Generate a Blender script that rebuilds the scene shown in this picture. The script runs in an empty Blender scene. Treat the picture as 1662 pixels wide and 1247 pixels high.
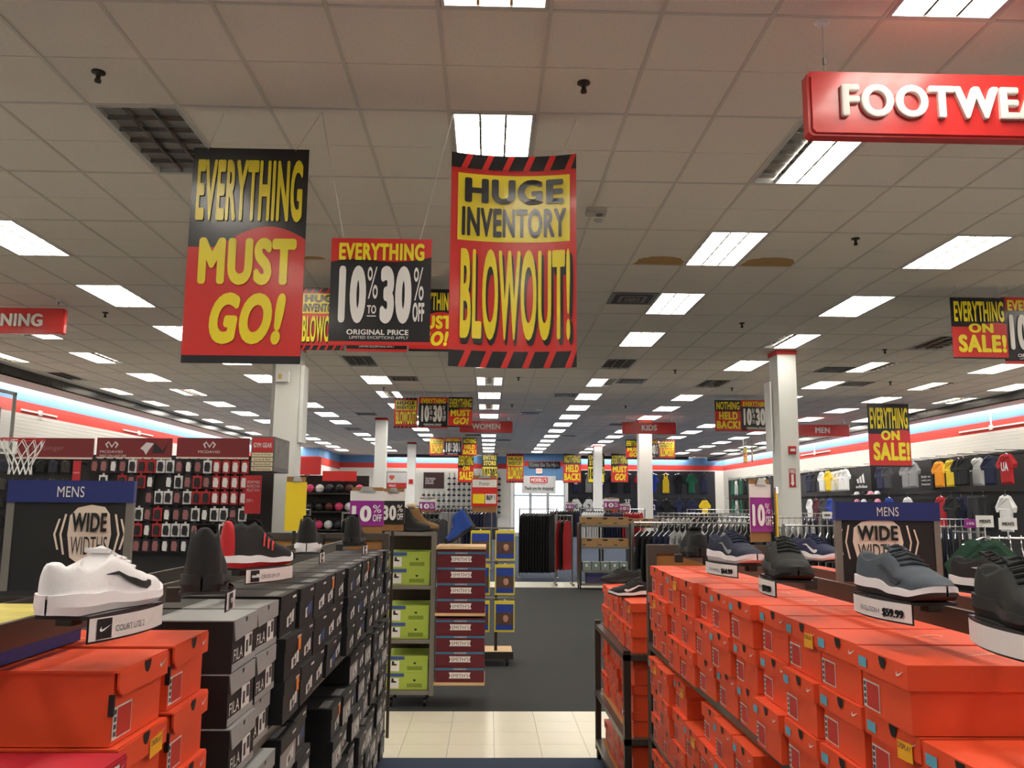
import bpy, bmesh, math, random
from mathutils import Vector, Matrix
random.seed(7)
SC = bpy.context.scene
COL = SC.collection
PI = math.pi
# ---------------------------------------------------------------- camera
FPX, PITCH, YAW, ROLL = 1380.148, 0.14176976, 0.02707671, 0.00757815
CAM = Vector((0, 0, 1.58))
_F = Vector((math.sin(YAW)*math.cos(PITCH), math.cos(YAW)*math.cos(PITCH), math.sin(PITCH)))
_R0 = Vector((math.cos(YAW), -math.sin(YAW), 0)); _U0 = _R0.cross(_F)
_R = math.cos(ROLL)*_R0 + math.sin(ROLL)*_U0
_U = -math.sin(ROLL)*_R0 + math.cos(ROLL)*_U0
cd = bpy.data.cameras.new('camera'); cam = bpy.data.objects.new('camera', cd); COL.objects.link(cam)
cd.sensor_width = 36; cd.lens = FPX*36/1662; cd.clip_start = .05; cd.clip_end = 200
cam.matrix_world = Matrix(((_R.x, _U.x, -_F.x, CAM.x), (_R.y, _U.y, -_F.y, CAM.y), (_R.z, _U.z, -_F.z, CAM.z), (0, 0, 0, 1)))
SC.camera = cam
# ---------------------------------------------------------------- world, exposure
w = bpy.data.worlds.new('world'); SC.world = w; w.use_nodes = True
bg = w.node_tree.nodes['Background']; bg.inputs[0].default_value = (.80, .90, 1.0, 1); bg.inputs[1].default_value = 2.2
vs = SC.view_settings; vs.view_transform = 'Standard'; vs.look = 'None'; vs.exposure = 0.8; vs.gamma = 1; vs.use_curve_mapping = False
LAMP = 10.0         # radiance of the ceiling lamp panels
COVE = 16.0         # wall-wash strip lamps behind the valances
SC.cycles.use_denoising = True
SC.cycles.max_bounces = 6; SC.cycles.diffuse_bounces = 4; SC.cycles.glossy_bounces = 3
SC.cycles.transmission_bounces = 4; SC.cycles.transparent_max_bounces = 8
SC.cycles.sample_clamp_indirect = 6
# ---------------------------------------------------------------- pixels to places (frame 1662x1247)
def _ray(x, y): return _F + _R*((x-831)/FPX) + _U*((623.5-y)/FPX)
def at(x, y, Y): d = _ray(x, y); return CAM + d*(Y/d.y)           # on the upright plane at depth Y
def onz(x, y, z): d = _ray(x, y); return CAM + d*((z-CAM.z)/d.z)  # on a level plane
def onx(x, y, X): d = _ray(x, y); return CAM + d*(X/d.x)          # on a side plane
# ---------------------------------------------------------------- materials
MATS = {}
def lin(c):
    c = c/255
    return c/12.92 if c <= .04045 else ((c+.055)/1.055)**2.4
def P(name, rgb, rough=.6, metal=0, noise=.0, scale=8, spec=.5, emit=0, alpha=1, bump=0, coat=0):
    if name in MATS: return MATS[name]
    m = bpy.data.materials.new(name); m.use_nodes = True; nt = m.node_tree; b = nt.nodes['Principled BSDF']
    col = tuple(lin(v) for v in rgb)+(1,)
    b.inputs['Base Color'].default_value = col
    b.inputs['Roughness'].default_value = rough; b.inputs['Metallic'].default_value = metal
    b.inputs['Specular IOR Level'].default_value = spec
    if coat: b.inputs['Coat Weight'].default_value = coat; b.inputs['Coat Roughness'].default_value = .12
    if noise or bump:
        tc = nt.nodes.new('ShaderNodeTexCoord'); n = nt.nodes.new('ShaderNodeTexNoise')
        n.inputs['Scale'].default_value = scale; n.inputs['Detail'].default_value = 3
        nt.links.new(tc.outputs['Object'], n.inputs['Vector'])
        if noise:
            mx = nt.nodes.new('ShaderNodeMix'); mx.data_type = 'RGBA'
            mx.inputs[6].default_value = tuple(v*(1-noise) for v in col[:3])+(1,)
            mx.inputs[7].default_value = tuple(min(1, v*(1+noise)) for v in col[:3])+(1,)
            nt.links.new(n.outputs['Fac'], mx.inputs[0]); nt.links.new(mx.outputs[2], b.inputs['Base Color'])
        if bump:
            bp = nt.nodes.new('ShaderNodeBump'); bp.inputs['Strength'].default_value = bump; bp.inputs['Distance'].default_value = .01
            nt.links.new(n.outputs['Fac'], bp.inputs['Height']); nt.links.new(bp.outputs[0], b.inputs['Normal'])
    if emit:
        b.inputs['Emission Color'].default_value = col; b.inputs['Emission Strength'].default_value = emit
    if alpha < 1:
        b.inputs['Alpha'].default_value = alpha
    MATS[name] = m; return m
# ---------------------------------------------------------------- mesh helpers
class MB:
    def __init__(s): s.v = []; s.f = []; s.m = []; s.mats = []
    def mi(s, mat):
        if mat not in s.mats: s.mats.append(mat)
        return s.mats.index(mat)
    def add(s, vs, fs, mat):
        k = len(s.v); s.v += [tuple(v) for v in vs]; i = s.mi(mat)
        for f in fs: s.f.append(tuple(k+a for a in f)); s.m.append(i)
    def box(s, x0, x1, y0, y1, z0, z1, mat):
        s.add([(x0,y0,z0),(x1,y0,z0),(x1,y1,z0),(x0,y1,z0),(x0,y0,z1),(x1,y0,z1),(x1,y1,z1),(x0,y1,z1)],
              [(0,3,2,1),(4,5,6,7),(0,1,5,4),(1,2,6,5),(2,3,7,6),(3,0,4,7)], mat)
    def bar(s, a, b, r, mat, n=6, r2=None):
        a, b = Vector(a), Vector(b); d = (b-a).normalized(); q = d.to_track_quat('Z', 'Y').to_matrix(); r2 = r if r2 is None else r2
        vs = [a+q@Vector((r*math.cos(2*PI*i/n), r*math.sin(2*PI*i/n), 0)) for i in range(n)]
        vs += [b+q@Vector((r2*math.cos(2*PI*i/n), r2*math.sin(2*PI*i/n), 0)) for i in range(n)]
        fs = [(i, (i+1) % n, n+(i+1) % n, n+i) for i in range(n)] + [tuple(range(n))[::-1], tuple(range(n, 2*n))]
        s.add(vs, fs, mat)
    def path(s, pts, r, mat, n=6):
        for a, b in zip(pts[:-1], pts[1:]): s.bar(a, b, r, mat, n)
    def prism(s, poly, axis, d0, d1, mat):
        # poly: 2D outline; axis 'x','y','z' is the thickness direction
        def pt(p, d): return {'x': (d, p[0], p[1]), 'y': (p[0], d, p[1]), 'z': (p[0], p[1], d)}[axis]
        n = len(poly); vs = [pt(p, d0) for p in poly]+[pt(p, d1) for p in poly]
        fs = [tuple(range(n)), tuple(range(2*n-1, n-1, -1))]+[(i, n+i, n+(i+1) % n, (i+1) % n) for i in range(n)]
        s.add(vs, fs, mat)
    def flat(s, poly, d, mat, axis='y'):
        def pt(p): return {'x': (d, p[0], p[1]), 'y': (p[0], d, p[1]), 'z': (p[0], p[1], d)}[axis]
        s.add([pt(p) for p in poly], [tuple(range(len(poly)))], mat)
    def lathe(s, prof, mat, n=16, c=(0, 0, 0)):
        vs = []; m = len(prof)
        for r, z in prof:
            for i in range(n): vs.append((c[0]+r*math.cos(2*PI*i/n), c[1]+r*math.sin(2*PI*i/n), c[2]+z))
        fs = [(j*n+i, j*n+(i+1) % n, (j+1)*n+(i+1) % n, (j+1)*n+i) for j in range(m-1) for i in range(n)]
        s.add(vs, fs, mat)
    def xf(s, M, k=0): s.v = s.v[:k]+[tuple(M@Vector(v)) for v in s.v[k:]]
    def mesh(s, name, smooth=False):
        me = bpy.data.meshes.new(name); me.from_pydata(s.v, [], s.f); me.validate(clean_customdata=False)
        for m in s.mats: me.materials.append(m)
        if len(me.polygons) == len(s.m): me.polygons.foreach_set('material_index', s.m)
        if smooth: me.polygons.foreach_set('use_smooth', [True]*len(me.polygons))
        bm = bmesh.new(); bm.from_mesh(me); bmesh.ops.recalc_face_normals(bm, faces=bm.faces); bm.to_mesh(me); bm.free()
        return me
    def build(s, name, parent=None, smooth=False, loc=None):
        return obj(name, s.mesh(name, smooth), parent, loc)
def obj(name, me, parent=None, loc=None, rot=None):
    o = bpy.data.objects.new(name, me); COL.objects.link(o)
    if parent: o.parent = parent
    if loc is not None: o.location = loc
    if rot is not None: o.rotation_euler = rot
    return o
def tag(o, label=None, cat=None, group=None, kind=None):
    if label: o['label'] = label
    if cat: o['category'] = cat
    if group: o['group'] = group
    if kind: o['kind'] = kind
    return o
def thing(name, label, cat, loc=(0, 0, 0), rz=0, group=None):
    o = bpy.data.objects.new(name, None); COL.objects.link(o); o.empty_display_size = .1
    o.location = loc; o.rotation_euler = (0, 0, rz)
    return tag(o, label, cat, group)
def dup(root, loc=None, rz=None, label=None, group=None):
    r = root.copy(); COL.objects.link(r)
    if loc is not None: r.location = loc
    if rz is not None: r.rotation_euler = (0, 0, rz)
    if label: r['label'] = label
    if group: r['group'] = group
    for ch in root.children:
        c = ch.copy(); COL.objects.link(c); c.parent = r
        for g in ch.children:
            d = g.copy(); COL.objects.link(d); d.parent = c
    return r
def bx(name, x0, x1, y0, y1, z0, z1, mat, parent=None):
    m = MB(); m.box(x0, x1, y0, y1, z0, z1, mat); return m.build(name, parent)
# ---------------------------------------------------------------- lettering (mesh text fitted to a rectangle, in the XZ plane, facing -Y)
_TX = {}
def text_mesh(body, bold=.02, shear=0, depth=0):
    key = (body, bold, shear, depth)
    if key in _TX: return _TX[key]
    cu = bpy.data.curves.new('lettering', 'FONT'); cu.body = body; cu.size = 1; cu.offset = 0; cu.shear = shear
    cu.resolution_u = 5; cu.extrude = depth; cu.align_x = 'LEFT'; cu.space_character = 1+bold*2.5
    o = bpy.data.objects.new('tmp', cu); COL.objects.link(o)
    dg = bpy.context.evaluated_depsgraph_get()
    me = bpy.data.meshes.new_from_object(o.evaluated_get(dg)); bpy.data.objects.remove(o)
    vs = [v.co.copy() for v in me.vertices]; fs = [tuple(p.vertices) for p in me.polygons]
    bpy.data.meshes.remove(me); bpy.data.curves.remove(cu)
    lay = [0]*len(vs)
    if bold > .012:      # heavy face: the strokes are thickened by overlaid copies of the letter outlines
        b = bold*1.2; n = len(vs); v0, f0 = vs, fs; vs, fs, lay = [], [], []
        ring = [(0, 0)]+[(b*.5*math.cos(i*PI/3), b*.4*math.sin(i*PI/3)) for i in range(6)]+[(b*math.cos(i*PI/8), b*.75*math.sin(i*PI/8)) for i in range(16)]
        for k, (dx, dy) in enumerate(ring):
            vs += [Vector((v.x+dx, v.y+dy, v.z)) for v in v0]; lay += [k]*n; fs += [tuple(a+k*n for a in f) for f in f0]
    x0 = min(v.x for v in vs); x1 = max(v.x for v in vs); y0 = min(v.y for v in vs); y1 = max(v.y for v in vs)
    z1 = max(v.z for v in vs); z0 = min(v.z for v in vs)
    out = ([((v.x-x0)/(x1-x0), (v.y-y0)/(y1-y0), (v.z-z0)/(z1-z0)*(1-.006*k) if depth else float(k)) for v, k in zip(vs, lay)], fs, (x1-x0)/(y1-y0))
    _TX[key] = out; return out
def put_text(mb, body, x0, x1, z0, z1, y, mat, bold=.03, shear=0, keep=False, depth=0):
    """letters filling the rectangle x0..x1, z0..z1 on plane y (facing -Y); keep=True keeps the aspect, centred"""
    vs, fs, asp = text_mesh(body, bold, shear, 1 if depth else 0)
    if keep:
        w = min(x1-x0, (z1-z0)*asp); c = (x0+x1)/2; x0, x1 = c-w/2, c+w/2
    mb.add([(x0+(x1-x0)*a, y-(depth*c if depth else .00015*c), z0+(z1-z0)*b) for a, b, c in vs], fs, mat)
# ================================================================ the setting
ZC = 4.244; GX, GY, GS = -3.34641, 4.28761, .6096        # ceiling height, ceiling grid origin and pitch
XL, XR, YB, YR = -10.5, 12.9, 46.5, -3.5                 # walls
VL, VR, ZS = -9.5, 12.0, 4.04                            # valance faces, soffit height
m_tile = P('ceiling_tile', (240, 230, 216), .95, noise=.10, scale=60, bump=.25)
m_tbar = P('ceiling_bar', (216, 208, 196), .6)
m_stain = P('water_stain', (190, 150, 92), .95, noise=.15, scale=9)
m_navycarpet = P('blue_carpet', (46, 58, 78), .98, noise=.3, scale=120)
m_carpet = P('charcoal_carpet', (43, 44, 44), .98, noise=.35, scale=140)
m_vct = P('cream_floor_tile', (226, 219, 196), .28, noise=.05, scale=5)
m_wall = P('white_paint', (236, 236, 232), .7)
m_slat = P('slatwall', (240, 238, 230), .5)
m_blue = P('blue_paint', (104, 150, 200), .7)
m_red = P('red_paint', (214, 62, 52), .7)
m_dark = P('valance_dark', (58, 56, 54), .25, noise=.2, scale=2)
m_beige = P('soffit', (214, 200, 184), .6)
m_black = P('black', (18, 18, 19), .5)
m_steel = P('steel', (150, 148, 144), .35, metal=.9)
m_chrome = P('chrome', (205, 205, 205), .2, metal=1)
m_white = P('white', (238, 238, 236), .5)
m_off = P('lamp_off', (150, 146, 140), .4)
m_lamp = P('lamp_glow', (255, 250, 240), .5, emit=LAMP)
m_cove = P('cove_glow', (255, 252, 246), .5, emit=COVE)

# ---- floor
fl = MB(); fl.box(XL-.1, XR+.1, YR, YB+.1, -.1, -.004, m_carpet); floor = tag(fl.build('floor'), 'charcoal carpet floor of the store', 'floor', kind='structure')
bx('blue_carpet', XL, XR, YR, 5.65, -.004, 0, m_navycarpet, floor)
bx('blue_carpet', XL, XR, 18.14, YB, -.004, 0, m_navycarpet, floor)
bx('charcoal_carpet', XL, XR, 6.869, 16.921, -.004, 0, m_carpet, floor)
tm = MB(); e = .0012; tm.box(e, .3048-e, e, .3048-e, -.004, .0005, m_vct); tme = tm.mesh('floor_tile')
for y0, xa, xb in ((5.65, -11, 12), (16.921, -4, 14)):
    for i in range(xa, xb):
        for j in range(4): obj('floor_tile', tme, floor, (.06+i*.3048, y0+j*.3048, 0))
bx('floor_border', XL, .06-11*.3048, 5.65, 6.869, -.004, 0, m_vct, floor); bx('floor_border', .06+12*.3048, XR, 5.65, 6.869, -.004, 0, m_vct, floor)
bx('floor_border', XL, .06-4*.3048, 16.921, 18.14, -.004, 0, m_vct, floor); bx('floor_border', .06+14*.3048, XR, 16.921, 18.14, -.004, 0, m_vct, floor)

# ---- ceiling: hung grid, scored 2 x 4 ft tiles
cb = MB(); cb.box(XL-.1, XR+.1, YR, YB+.1, ZC+.12, ZC+.2, m_tile); ceiling = tag(cb.build('ceiling'), 'suspended ceiling of scored mineral tiles in a metal grid', 'ceiling', kind='structure')
c0, c1 = -10, 25
fix_cols = [-10, -7, -3, 1, 5, 9, 13, 17, 21, 24]
fix_rows = list(range(-10, 66, 4))
fixset = {(c, r) for c in fix_cols for r in fix_rows}
NT = [0]
def tile_mesh(w0=0, w1=GS):
    m = MB(); g = .004
    m.box(w0+.006, w1-.006, .006, GS-g, ZC+.006, ZC+.02, m_tile); m.box(w0+.006, w1-.006, GS+g, 2*GS-.006, ZC+.006, ZC+.02, m_tile)
    m.box(w0+.006, w1-.006, GS-g, GS+g, ZC+.010, ZC+.02, m_tile)
    return m
tme = tile_mesh().mesh('ceiling_tile'); rest = MB(); cand = []
for c in range(c0, c1):
    for r in range(-12, 68, 2):
        if (c, r) in fixset: continue
        x, y = GX+c*GS, GY+r*GS
        if y+2*GS > YB or y < YR: continue
        if x < VL or x+GS > VR:
            continue
        d = y+GS; lat = abs(x+.3-.03*d)
        vis = d > 3.2 and lat < .66*d+1.0
        cand.append((d*d+lat*lat if vis else 1e6+d, x, y))
cand.sort()
for k, (q, x, y) in enumerate(cand):
    if k < 300: obj('ceiling_tile', tme, ceiling, (x, y, 0))
    else:
        t = MB(); g = .004
        rest.box(x+.006, x+GS-.006, y+.006, y+GS-g, ZC+.006, ZC+.02, m_tile); rest.box(x+.006, x+GS-.006, y+GS+g, y+2*GS-.006, ZC+.006, ZC+.02, m_tile)
tag(rest.build('ceiling_tiles_far', ceiling), kind='stuff')
bx('edge_panel', VL-.02, GX+c0*GS+.2, YR, YB, ZC+.004, ZC+.02, m_tile, ceiling); bx('edge_panel', GX+25*GS, VR+.02, YR, YB, ZC+.004, ZC+.02, m_tile, ceiling)
bar = MB(); bar.box(-.012, .012, YR, YB, ZC, ZC+.03, m_tbar); bme = bar.mesh('ceiling_runner')
for c in range(c0, c1+1): obj('ceiling_runner', bme, ceiling, (GX+c*GS, 0, 0))
ct = MB()
for r in range(-12, 70, 2):
    y = GY+r*GS
    if YR < y < YB: ct.box(VL, VR, y-.011, y+.011, ZC+.001, ZC+.03, m_tbar)
tag(ct.build('ceiling_cross_bars', ceiling), kind='stuff')
# water stains by the lamps
def stain(x0, x1, y0, y1, name='water_stain'):
    m = MB(); n = 14; pts = [(x0, y0), (x1, y0)]
    pts = [(x0+(x1-x0)*.5+(x1-x0)*.5*math.cos(PI*i/n)*(1+.06*math.sin(i*2.3)), y1+(y0-y1)*math.sin(PI*i/n)**.6*(1+.05*math.sin(i*3.1))) for i in range(n+1)]
    m.flat(pts, ZC+.0045, m_stain, 'z'); m.build(name, ceiling)
yy = GY+8*GS-.02
stain(GX+8.1*GS, GX+8.98*GS, yy-.32, yy); stain(GX+10.05*GS, GX+11*GS, yy-.34, yy); stain(GX+2.1*GS, GX+2.5*GS, yy-.12, yy); stain(GX+2.75*GS, GX+3.3*GS, yy-.15, yy)

# ---- walls: slatwall below, red and blue bands above, valance with strip lamps
ZB, ZRD = 3.82, 3.55
def side_wall(name, X, s, label):
    r = bx(name, min(X, X-s*.1), max(X, X-s*.1), YR, YB, 0, ZC+.1, m_wall); tag(r, label, 'wall', kind='structure')
    def strip(nm, d, z0, z1, mat, y0=YR, y1=YB): return bx(nm, min(X, X+s*d), max(X, X+s*d), y0, y1, z0, z1, mat, r)
    strip('blue_band', .006, ZB, 4.22, m_blue); strip('red_band', .006, ZRD, ZB, m_red)
    z = ZRD-.004
    sm = MB(); sm.box(0, s*.018, YR, YB, -.079, 0, m_slat); sme = sm.mesh('slat')
    while z > .1: obj('slat', sme, r, (X, 0, z)); z -= .085
    return r
wall_l = side_wall('wall_left', XL, 1, 'white slatted wall with blue and red bands behind the hoop')
wall_r = side_wall('wall_right', XR, -1, 'white slatted wall with blue and red bands behind the tee shirts')
def valance(name, face, wall, y0, y1, par):
    s = 1 if face > wall else -1
    a, b = sorted((face, face-s*.03)); v = bx('valance_face', a, b, y0, y1, ZS, ZC, m_dark, par)
    a, b = sorted((face, wall+s*.36)); bx('valance_soffit', a, b, y0, y1, ZS, ZS+.02, m_beige, par)
    a, b = sorted((wall+s*.14, wall+s*.24))
    bx('strip_lamp', a, b, y0, y1, ZC-.06, ZC-.03, m_cove, par)
valance('v', VL, XL, YR, 40.6, wall_l); valance('v', VR, XR, YR, YB-.1, wall_r)
# small conduit tees on the red bands
def tee(X, s, px, py, up, par, L=.9):
    p = onx(px, py, X+s*.05); m = MB()
    m.box(X, X+s*.03, p.y-L*.5, p.y+L*.5, p.z-.02, p.z+.02, m_white); m.box(X, X+s*.05, p.y-.06, p.y+.06, p.z-.06, p.z+.06, m_white)
    if up: m.box(X, X+s*.03, p.y-.02, p.y+.02, p.z, 4.04, m_white)
    m.build('conduit', par)
tee(XL, 1, 67, 671, False, wall_l, 1.6); tee(XL, 1, 227, 703, False, wall_l, 2.2); tee(XR, -1, 1607, 694, True, wall_r, 3); tee(XR, -1, 1321, 736, True, wall_r, 3)
# back wall
wbm = MB(); wbm.box(XL-.1, 1.25, YB, YB+.1, 0, ZC+.1, m_wall); wbm.box(4.1, XR+.1, YB, YB+.1, 0, ZC+.1, m_wall); wbm.box(1.25, 4.1, YB, YB+.1, 3.0, ZC+.1, m_wall)
wb = wbm.build('wall_back'); tag(wb, 'far front wall of the store with blue and red bands', 'wall', kind='structure')
bx('blue_band', -8.1, XR, YB-.006, YB, ZB, 4.22, m_blue, wb); bx('red_band', -8.1, XR, YB-.006, YB, ZRD, ZB, m_red, wb)
for xa, xb in ((-8.04, 1.2), (4.16, XR)):
    sm = MB(); sm.box(xa, xb, -.018, 0, -.079, 0, m_slat); sme = sm.mesh('slat'); z = ZRD-.004
    while z > 1.0: obj('slat', sme, wb, (0, YB, z)); z -= .085
for xa, xb in ((-5.6, -.9), (4.9, 10.8)):
    bx('valance_face', xa, xb, YB-.8, YB-.77, ZS+.05, ZC, m_dark, wb); bx('valance_soffit', xa, xb, YB-.8, YB-.4, ZS+.05, ZS+.07, m_beige, wb)
    bx('strip_lamp', xa, xb, YB-.25, YB-.15, ZC-.06, ZC-.03, m_cove, wb)
wr = bx('wall_rear', XL, XR, YR-.1, YR, 0, ZC+.1, m_wall); tag(wr, 'plain white wall behind the shoe aisle', 'wall', kind='structure')
# corner bulkhead, left
bk = bx('wall_bulkhead', XL, -8.05, 40.8, YB, 0, ZC, m_wall); tag(bk, 'boxed out corner with blue and red bands', 'wall', kind='structure')
for nm, z0, z1, mt in (('blue_band', ZB, 4.22, m_blue), ('red_band', ZRD-.1, ZB, m_red)):
    m = MB(); m.box(XL, -8.044, 40.79, 40.8, z0, z1, mt); m.box(-8.05, -8.04, 40.79, YB, z0, z1, mt); m.build(nm, bk)
# entrance block with glass doors
YE = 44.3; m_glass = P('door_glass', (225, 238, 245), .05, alpha=.12)
m_alu = P('aluminium', (196, 200, 204), .35, metal=.6)
en = MB(); en.box(1.2, 4.15, YE, YE+.15, 2.95, ZC, m_blue); en.box(4.0, 4.15, YE, YB, 0, ZC, m_wall); en.box(1.2, 1.32, YE, YB, 0, ZC, m_wall)
ent = tag(en.build('wall_entrance'), 'blue bulkhead above the glass entrance doors', 'wall', kind='structure')
bx('red_band', 1.19, 4.16, YE-.008, YE, 3.6, 3.86, m_red, ent)
for k, (xa, xb) in enumerate(((1.32, 2.2), (2.2, 3.1), (3.1, 4.0))):
    d = thing('door_%d' % (k+1), 'aluminium framed glass entrance door bright with daylight', 'door', (xa, YE+.05, 0), group='glass entrance doors'); d['kind'] = 'structure'
    m = MB(); w_ = xb-xa
    for a in ((0, .07, 0, 2.95), (w_-.07, w_, 0, 2.95), (.07, w_-.07, 0, .2), (.07, w_-.07, 2.86, 2.95), (.07, w_-.07, 2.05, 2.13)): m.box(a[0], a[1], 0, .05, a[2], a[3], m_alu)
    m.build('door_frame', d); bx('pane', .07, w_-.07, .02, .03, .2, 2.05, m_glass, d); bx('pane', .07, w_-.07, .02, .03, 2.13, 2.86, m_glass, d)
    bx('handle', w_-.16, w_-.13, -.05, -.02, .9, 1.25, m_chrome, d)
# ================================================================ ceiling fixtures
m_louv = P('louver_metal', (170, 164, 156), .22, metal=.85)
m_hous = P('lamp_housing', (206, 204, 198), .4)
W, L = GS-.03, 2*GS-.03
def fixture_meshes():
    f = MB()
    for a in ((0, .02, 0, L), (W-.02, W, 0, L), (.02, W-.02, 0, .02), (.02, W-.02, L-.02, L)): f.box(a[0], a[1], a[2], a[3], ZC-.001, ZC+.075, m_hous)
    f.box(0, W, 0, L, ZC+.075, ZC+.085, m_hous)
    lo = MB()
    for i in (1, 2): lo.box(.02+(W-.04)*i/3-.008, .02+(W-.04)*i/3+.008, .02, L-.02, ZC+.004, ZC+.036, m_louv)
    for j in range(1, 6): y = .02+(L-.04)*j/6; lo.box(.02, W-.02, y-.005, y+.005, ZC+.004, ZC+.036, m_louv)
    return f.mesh('frame'), lo.mesh('louver')
fr_me, lo_me = fixture_meshes()
def strip_mesh(mat):
    m = MB(); w3 = (W-.04)/3; m.box(.006, w3-.006, .02, L-.02, ZC+.045, ZC+.070, mat); return m.mesh('lamp')
on_me, off_me = strip_mesh(m_lamp), strip_mesh(m_off)
fm = MB(); fm.box(.02, W-.02, .02, L-.02, ZC+.03, ZC+.06, m_lamp); far_on = fm.mesh('diffuser')
fm = MB(); fm.box(.02, W-.02, .02, L-.02, ZC+.03, ZC+.06, m_off); far_off = fm.mesh('diffuser')
STATE = {(1, 2): '000', (9, 2): '011', (9, 18): '000', (9, 22): '110', (13, 22): '000', (17, 14): '000', (1, 18): '000', (-10, 22): '000',
         (5, 22): '101', (1, 26): '101', (13, 14): '011', (-7, 18): '110', (17, 10): '111', (24, 26): '101', (-10, 18): '101', (5, 30): '101', (-3, 26): '101',
         (-7, 26): '101', (1, 54): '000', (-3, 42): '000', (21, 22): '110', (17, 18): '110', (-7, 14): '011'}
LAB = {'111': 'recessed ceiling light with all three lamps lit', '000': 'recessed ceiling light switched off, dark behind its louver',
       '011': 'recessed ceiling light with one dark edge strip beside two lit ones', '110': 'recessed ceiling light with its last strip dark', '101': 'recessed ceiling light with a dark middle strip between two lit ones'}
OWN = {(5, 2): 'lit recessed ceiling light right above the bowed blowout poster', (5, -2): 'lit recessed ceiling light in the row ahead of the tall posters', (9, -2): 'lit recessed ceiling light washing the top of the footwear sign',
       (9, 6): 'lit recessed ceiling light between two brown water stains', (9, 10): 'lit recessed ceiling light touching a square air vent', (13, 6): 'lit recessed ceiling light beyond the footwear sign, beside a lone sprinkler', (1, 6): 'lit recessed ceiling light hidden behind the black must go poster',
       (5, 6): 'lit recessed ceiling light hidden behind the blowout poster', (17, 10): 'lit recessed ceiling light above the on sale and percent pair', (13, 10): 'lit recessed ceiling light next ahead of the tall white column', (-7, 14): 'recessed ceiling light peeking out under the training sign'}
for (c, r) in sorted(fixset):
    x, y = GX+c*GS+.015, GY+r*GS+.015
    if y+L > YB: continue
    st = STATE.get((c, r), '111')
    t = thing('ceiling_light', OWN.get((c, r), LAB[st]), 'ceiling light', (x, y, 0), group='recessed ceiling lights, '+{'111': 'fully lit', '000': 'switched off'}.get(st, 'partly lit'))
    obj('frame', fr_me, t)
    if y < 24 or st != '111':
        w3 = (W-.04)/3
        for i in range(3): obj('lamp', on_me if st[i] == '1' else off_me, t, (.02+i*w3, 0, 0))
        if y < 24: obj('louver', lo_me, t)
    else: obj('diffuser', far_on, t)
# vents, sprinklers, smoke detector
m_vent = P('vent_metal', (120, 117, 110), .4, metal=.5)
vm = MB(); vm.box(0, GS-.02, 0, GS-.02, ZC-.004, ZC+.004, m_black)
for k, (a, b) in enumerate(((0, .05), (.12, .16), (.2, .225))):
    e1 = GS-.02-a; e2 = GS-.02-b
    for q in ((a, e1, a, b), (a, e1, e2, e1), (a, b, b, e2), (e2, e1, b, e2)): vm.box(q[0], q[1], q[2], q[3], ZC-.012-.003*k, ZC-.004, m_vent)
vm.box(.24, GS-.26, .24, GS-.26, ZC-.02, ZC-.012, m_vent); vme = vm.mesh('air_vent')
for c, r in ((8, 10), (2, 22), (10, 22), (-2, 18), (8, 26), (16, 19), (18, 22), (7, 33), (-1, 34), (12, 38), (4, 46), (9, 46), (6, 50), (3, 40)):
    if (c, r) in fixset: c += 1
    o = tag(obj('air_vent', vme, None, (GX+c*GS+.01, GY+r*GS+.01, 0)), 'square metal air vent with nested dark rings set in the ceiling', 'vent', 'ceiling air vents')
m_brass = P('sprinkler_metal', (70, 66, 58), .4, metal=.8)
def sprinkler():
    m = MB(); m.lathe([(.001, 0), (.042, 0), (.042, -.01), (.03, -.014), (.014, -.016), (.014, -.05), (.02, -.052), (.02, -.07), (.001, -.072)], m_brass, 12); return m.mesh('sprinkler', True)
sme = sprinkler()
for c, r in ((1.44, 1.28), (6.44, 1.29), (11.47, 6.28), (11.54, 12.82), (-3.47, 12.61), (6.5, 8.5), (16.4, 9.5), (16.5, 16), (6.5, 14.6), (1.5, 25), (11.5, 20), (-3.5, 19), (-8, 16), (6.5, 22), (14.5, 24), (6.5, 30), (11.5, 30), (-2.5, 27), (19.5, 22), (2.5, 33)):
    tag(obj('sprinkler', sme, None, (GX+c*GS, GY+r*GS, ZC+.006)), 'small dark metal sprinkler head poking from a ceiling tile', 'sprinkler', 'ceiling sprinkler heads')
t = thing('smoke_detector', 'pale boxy alarm device on the ceiling behind the blowout poster', 'detector', (GX+7.05*GS, GY+5.1*GS, ZC))
m_dev = P('device_plastic', (196, 190, 178), .5)
m = MB(); m.box(-.09, .09, -.06, .06, -.045, .002, m_dev); m.build('housing', t)
m = MB(); m.lathe([(.001, -.055), (.03, -.055), (.034, -.045)], m_vent, 10, (.03, 0, 0)); m.build('sensor', t)
m = MB(); m.lathe([(.001, -.016), (.035, -.014), (.04, 0)], m_dev, 12, (.06, .28, 0)); m.build('cover_cap', t)
# ================================================================ columns
m_col = P('column_paint', (232, 232, 226), .5)
def column(px0, px1, Y, dep, label, nm='column'):
    x0 = at(px0, 700, Y).x; x1 = at(px1, 700, Y).x
    t = thing(nm, label, 'column', ((x0+x1)/2, Y, 0)); t['kind'] = 'structure'; h = (x1-x0)/2
    bx('shaft', -h, h, 0, dep, 0, ZC-.06, m_col, t); bx('red_cap', -h-.015, h+.015, -.015, dep+.015, ZC-.07, ZC, m_red, t)
    bx('base_trim', -h-.01, h+.01, -.01, dep+.01, 0, .12, m_black, t)
    return t, h
cl, hl = column(442, 481, 14.2, .42, 'white square column beside the gym gear sign')
bx('edge_panel', hl+.01, hl+.07, .1, .45, 2.6, 3.9, m_white, cl)
cr_, hr = column(1266, 1296, 14.2, .42, 'white square column with a red fire pull station and arrow sign')
bx('edge_panel', -hr-.05, -hr-.02, .3, .6, 2.55, 3.75, m_white, cr_)
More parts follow.
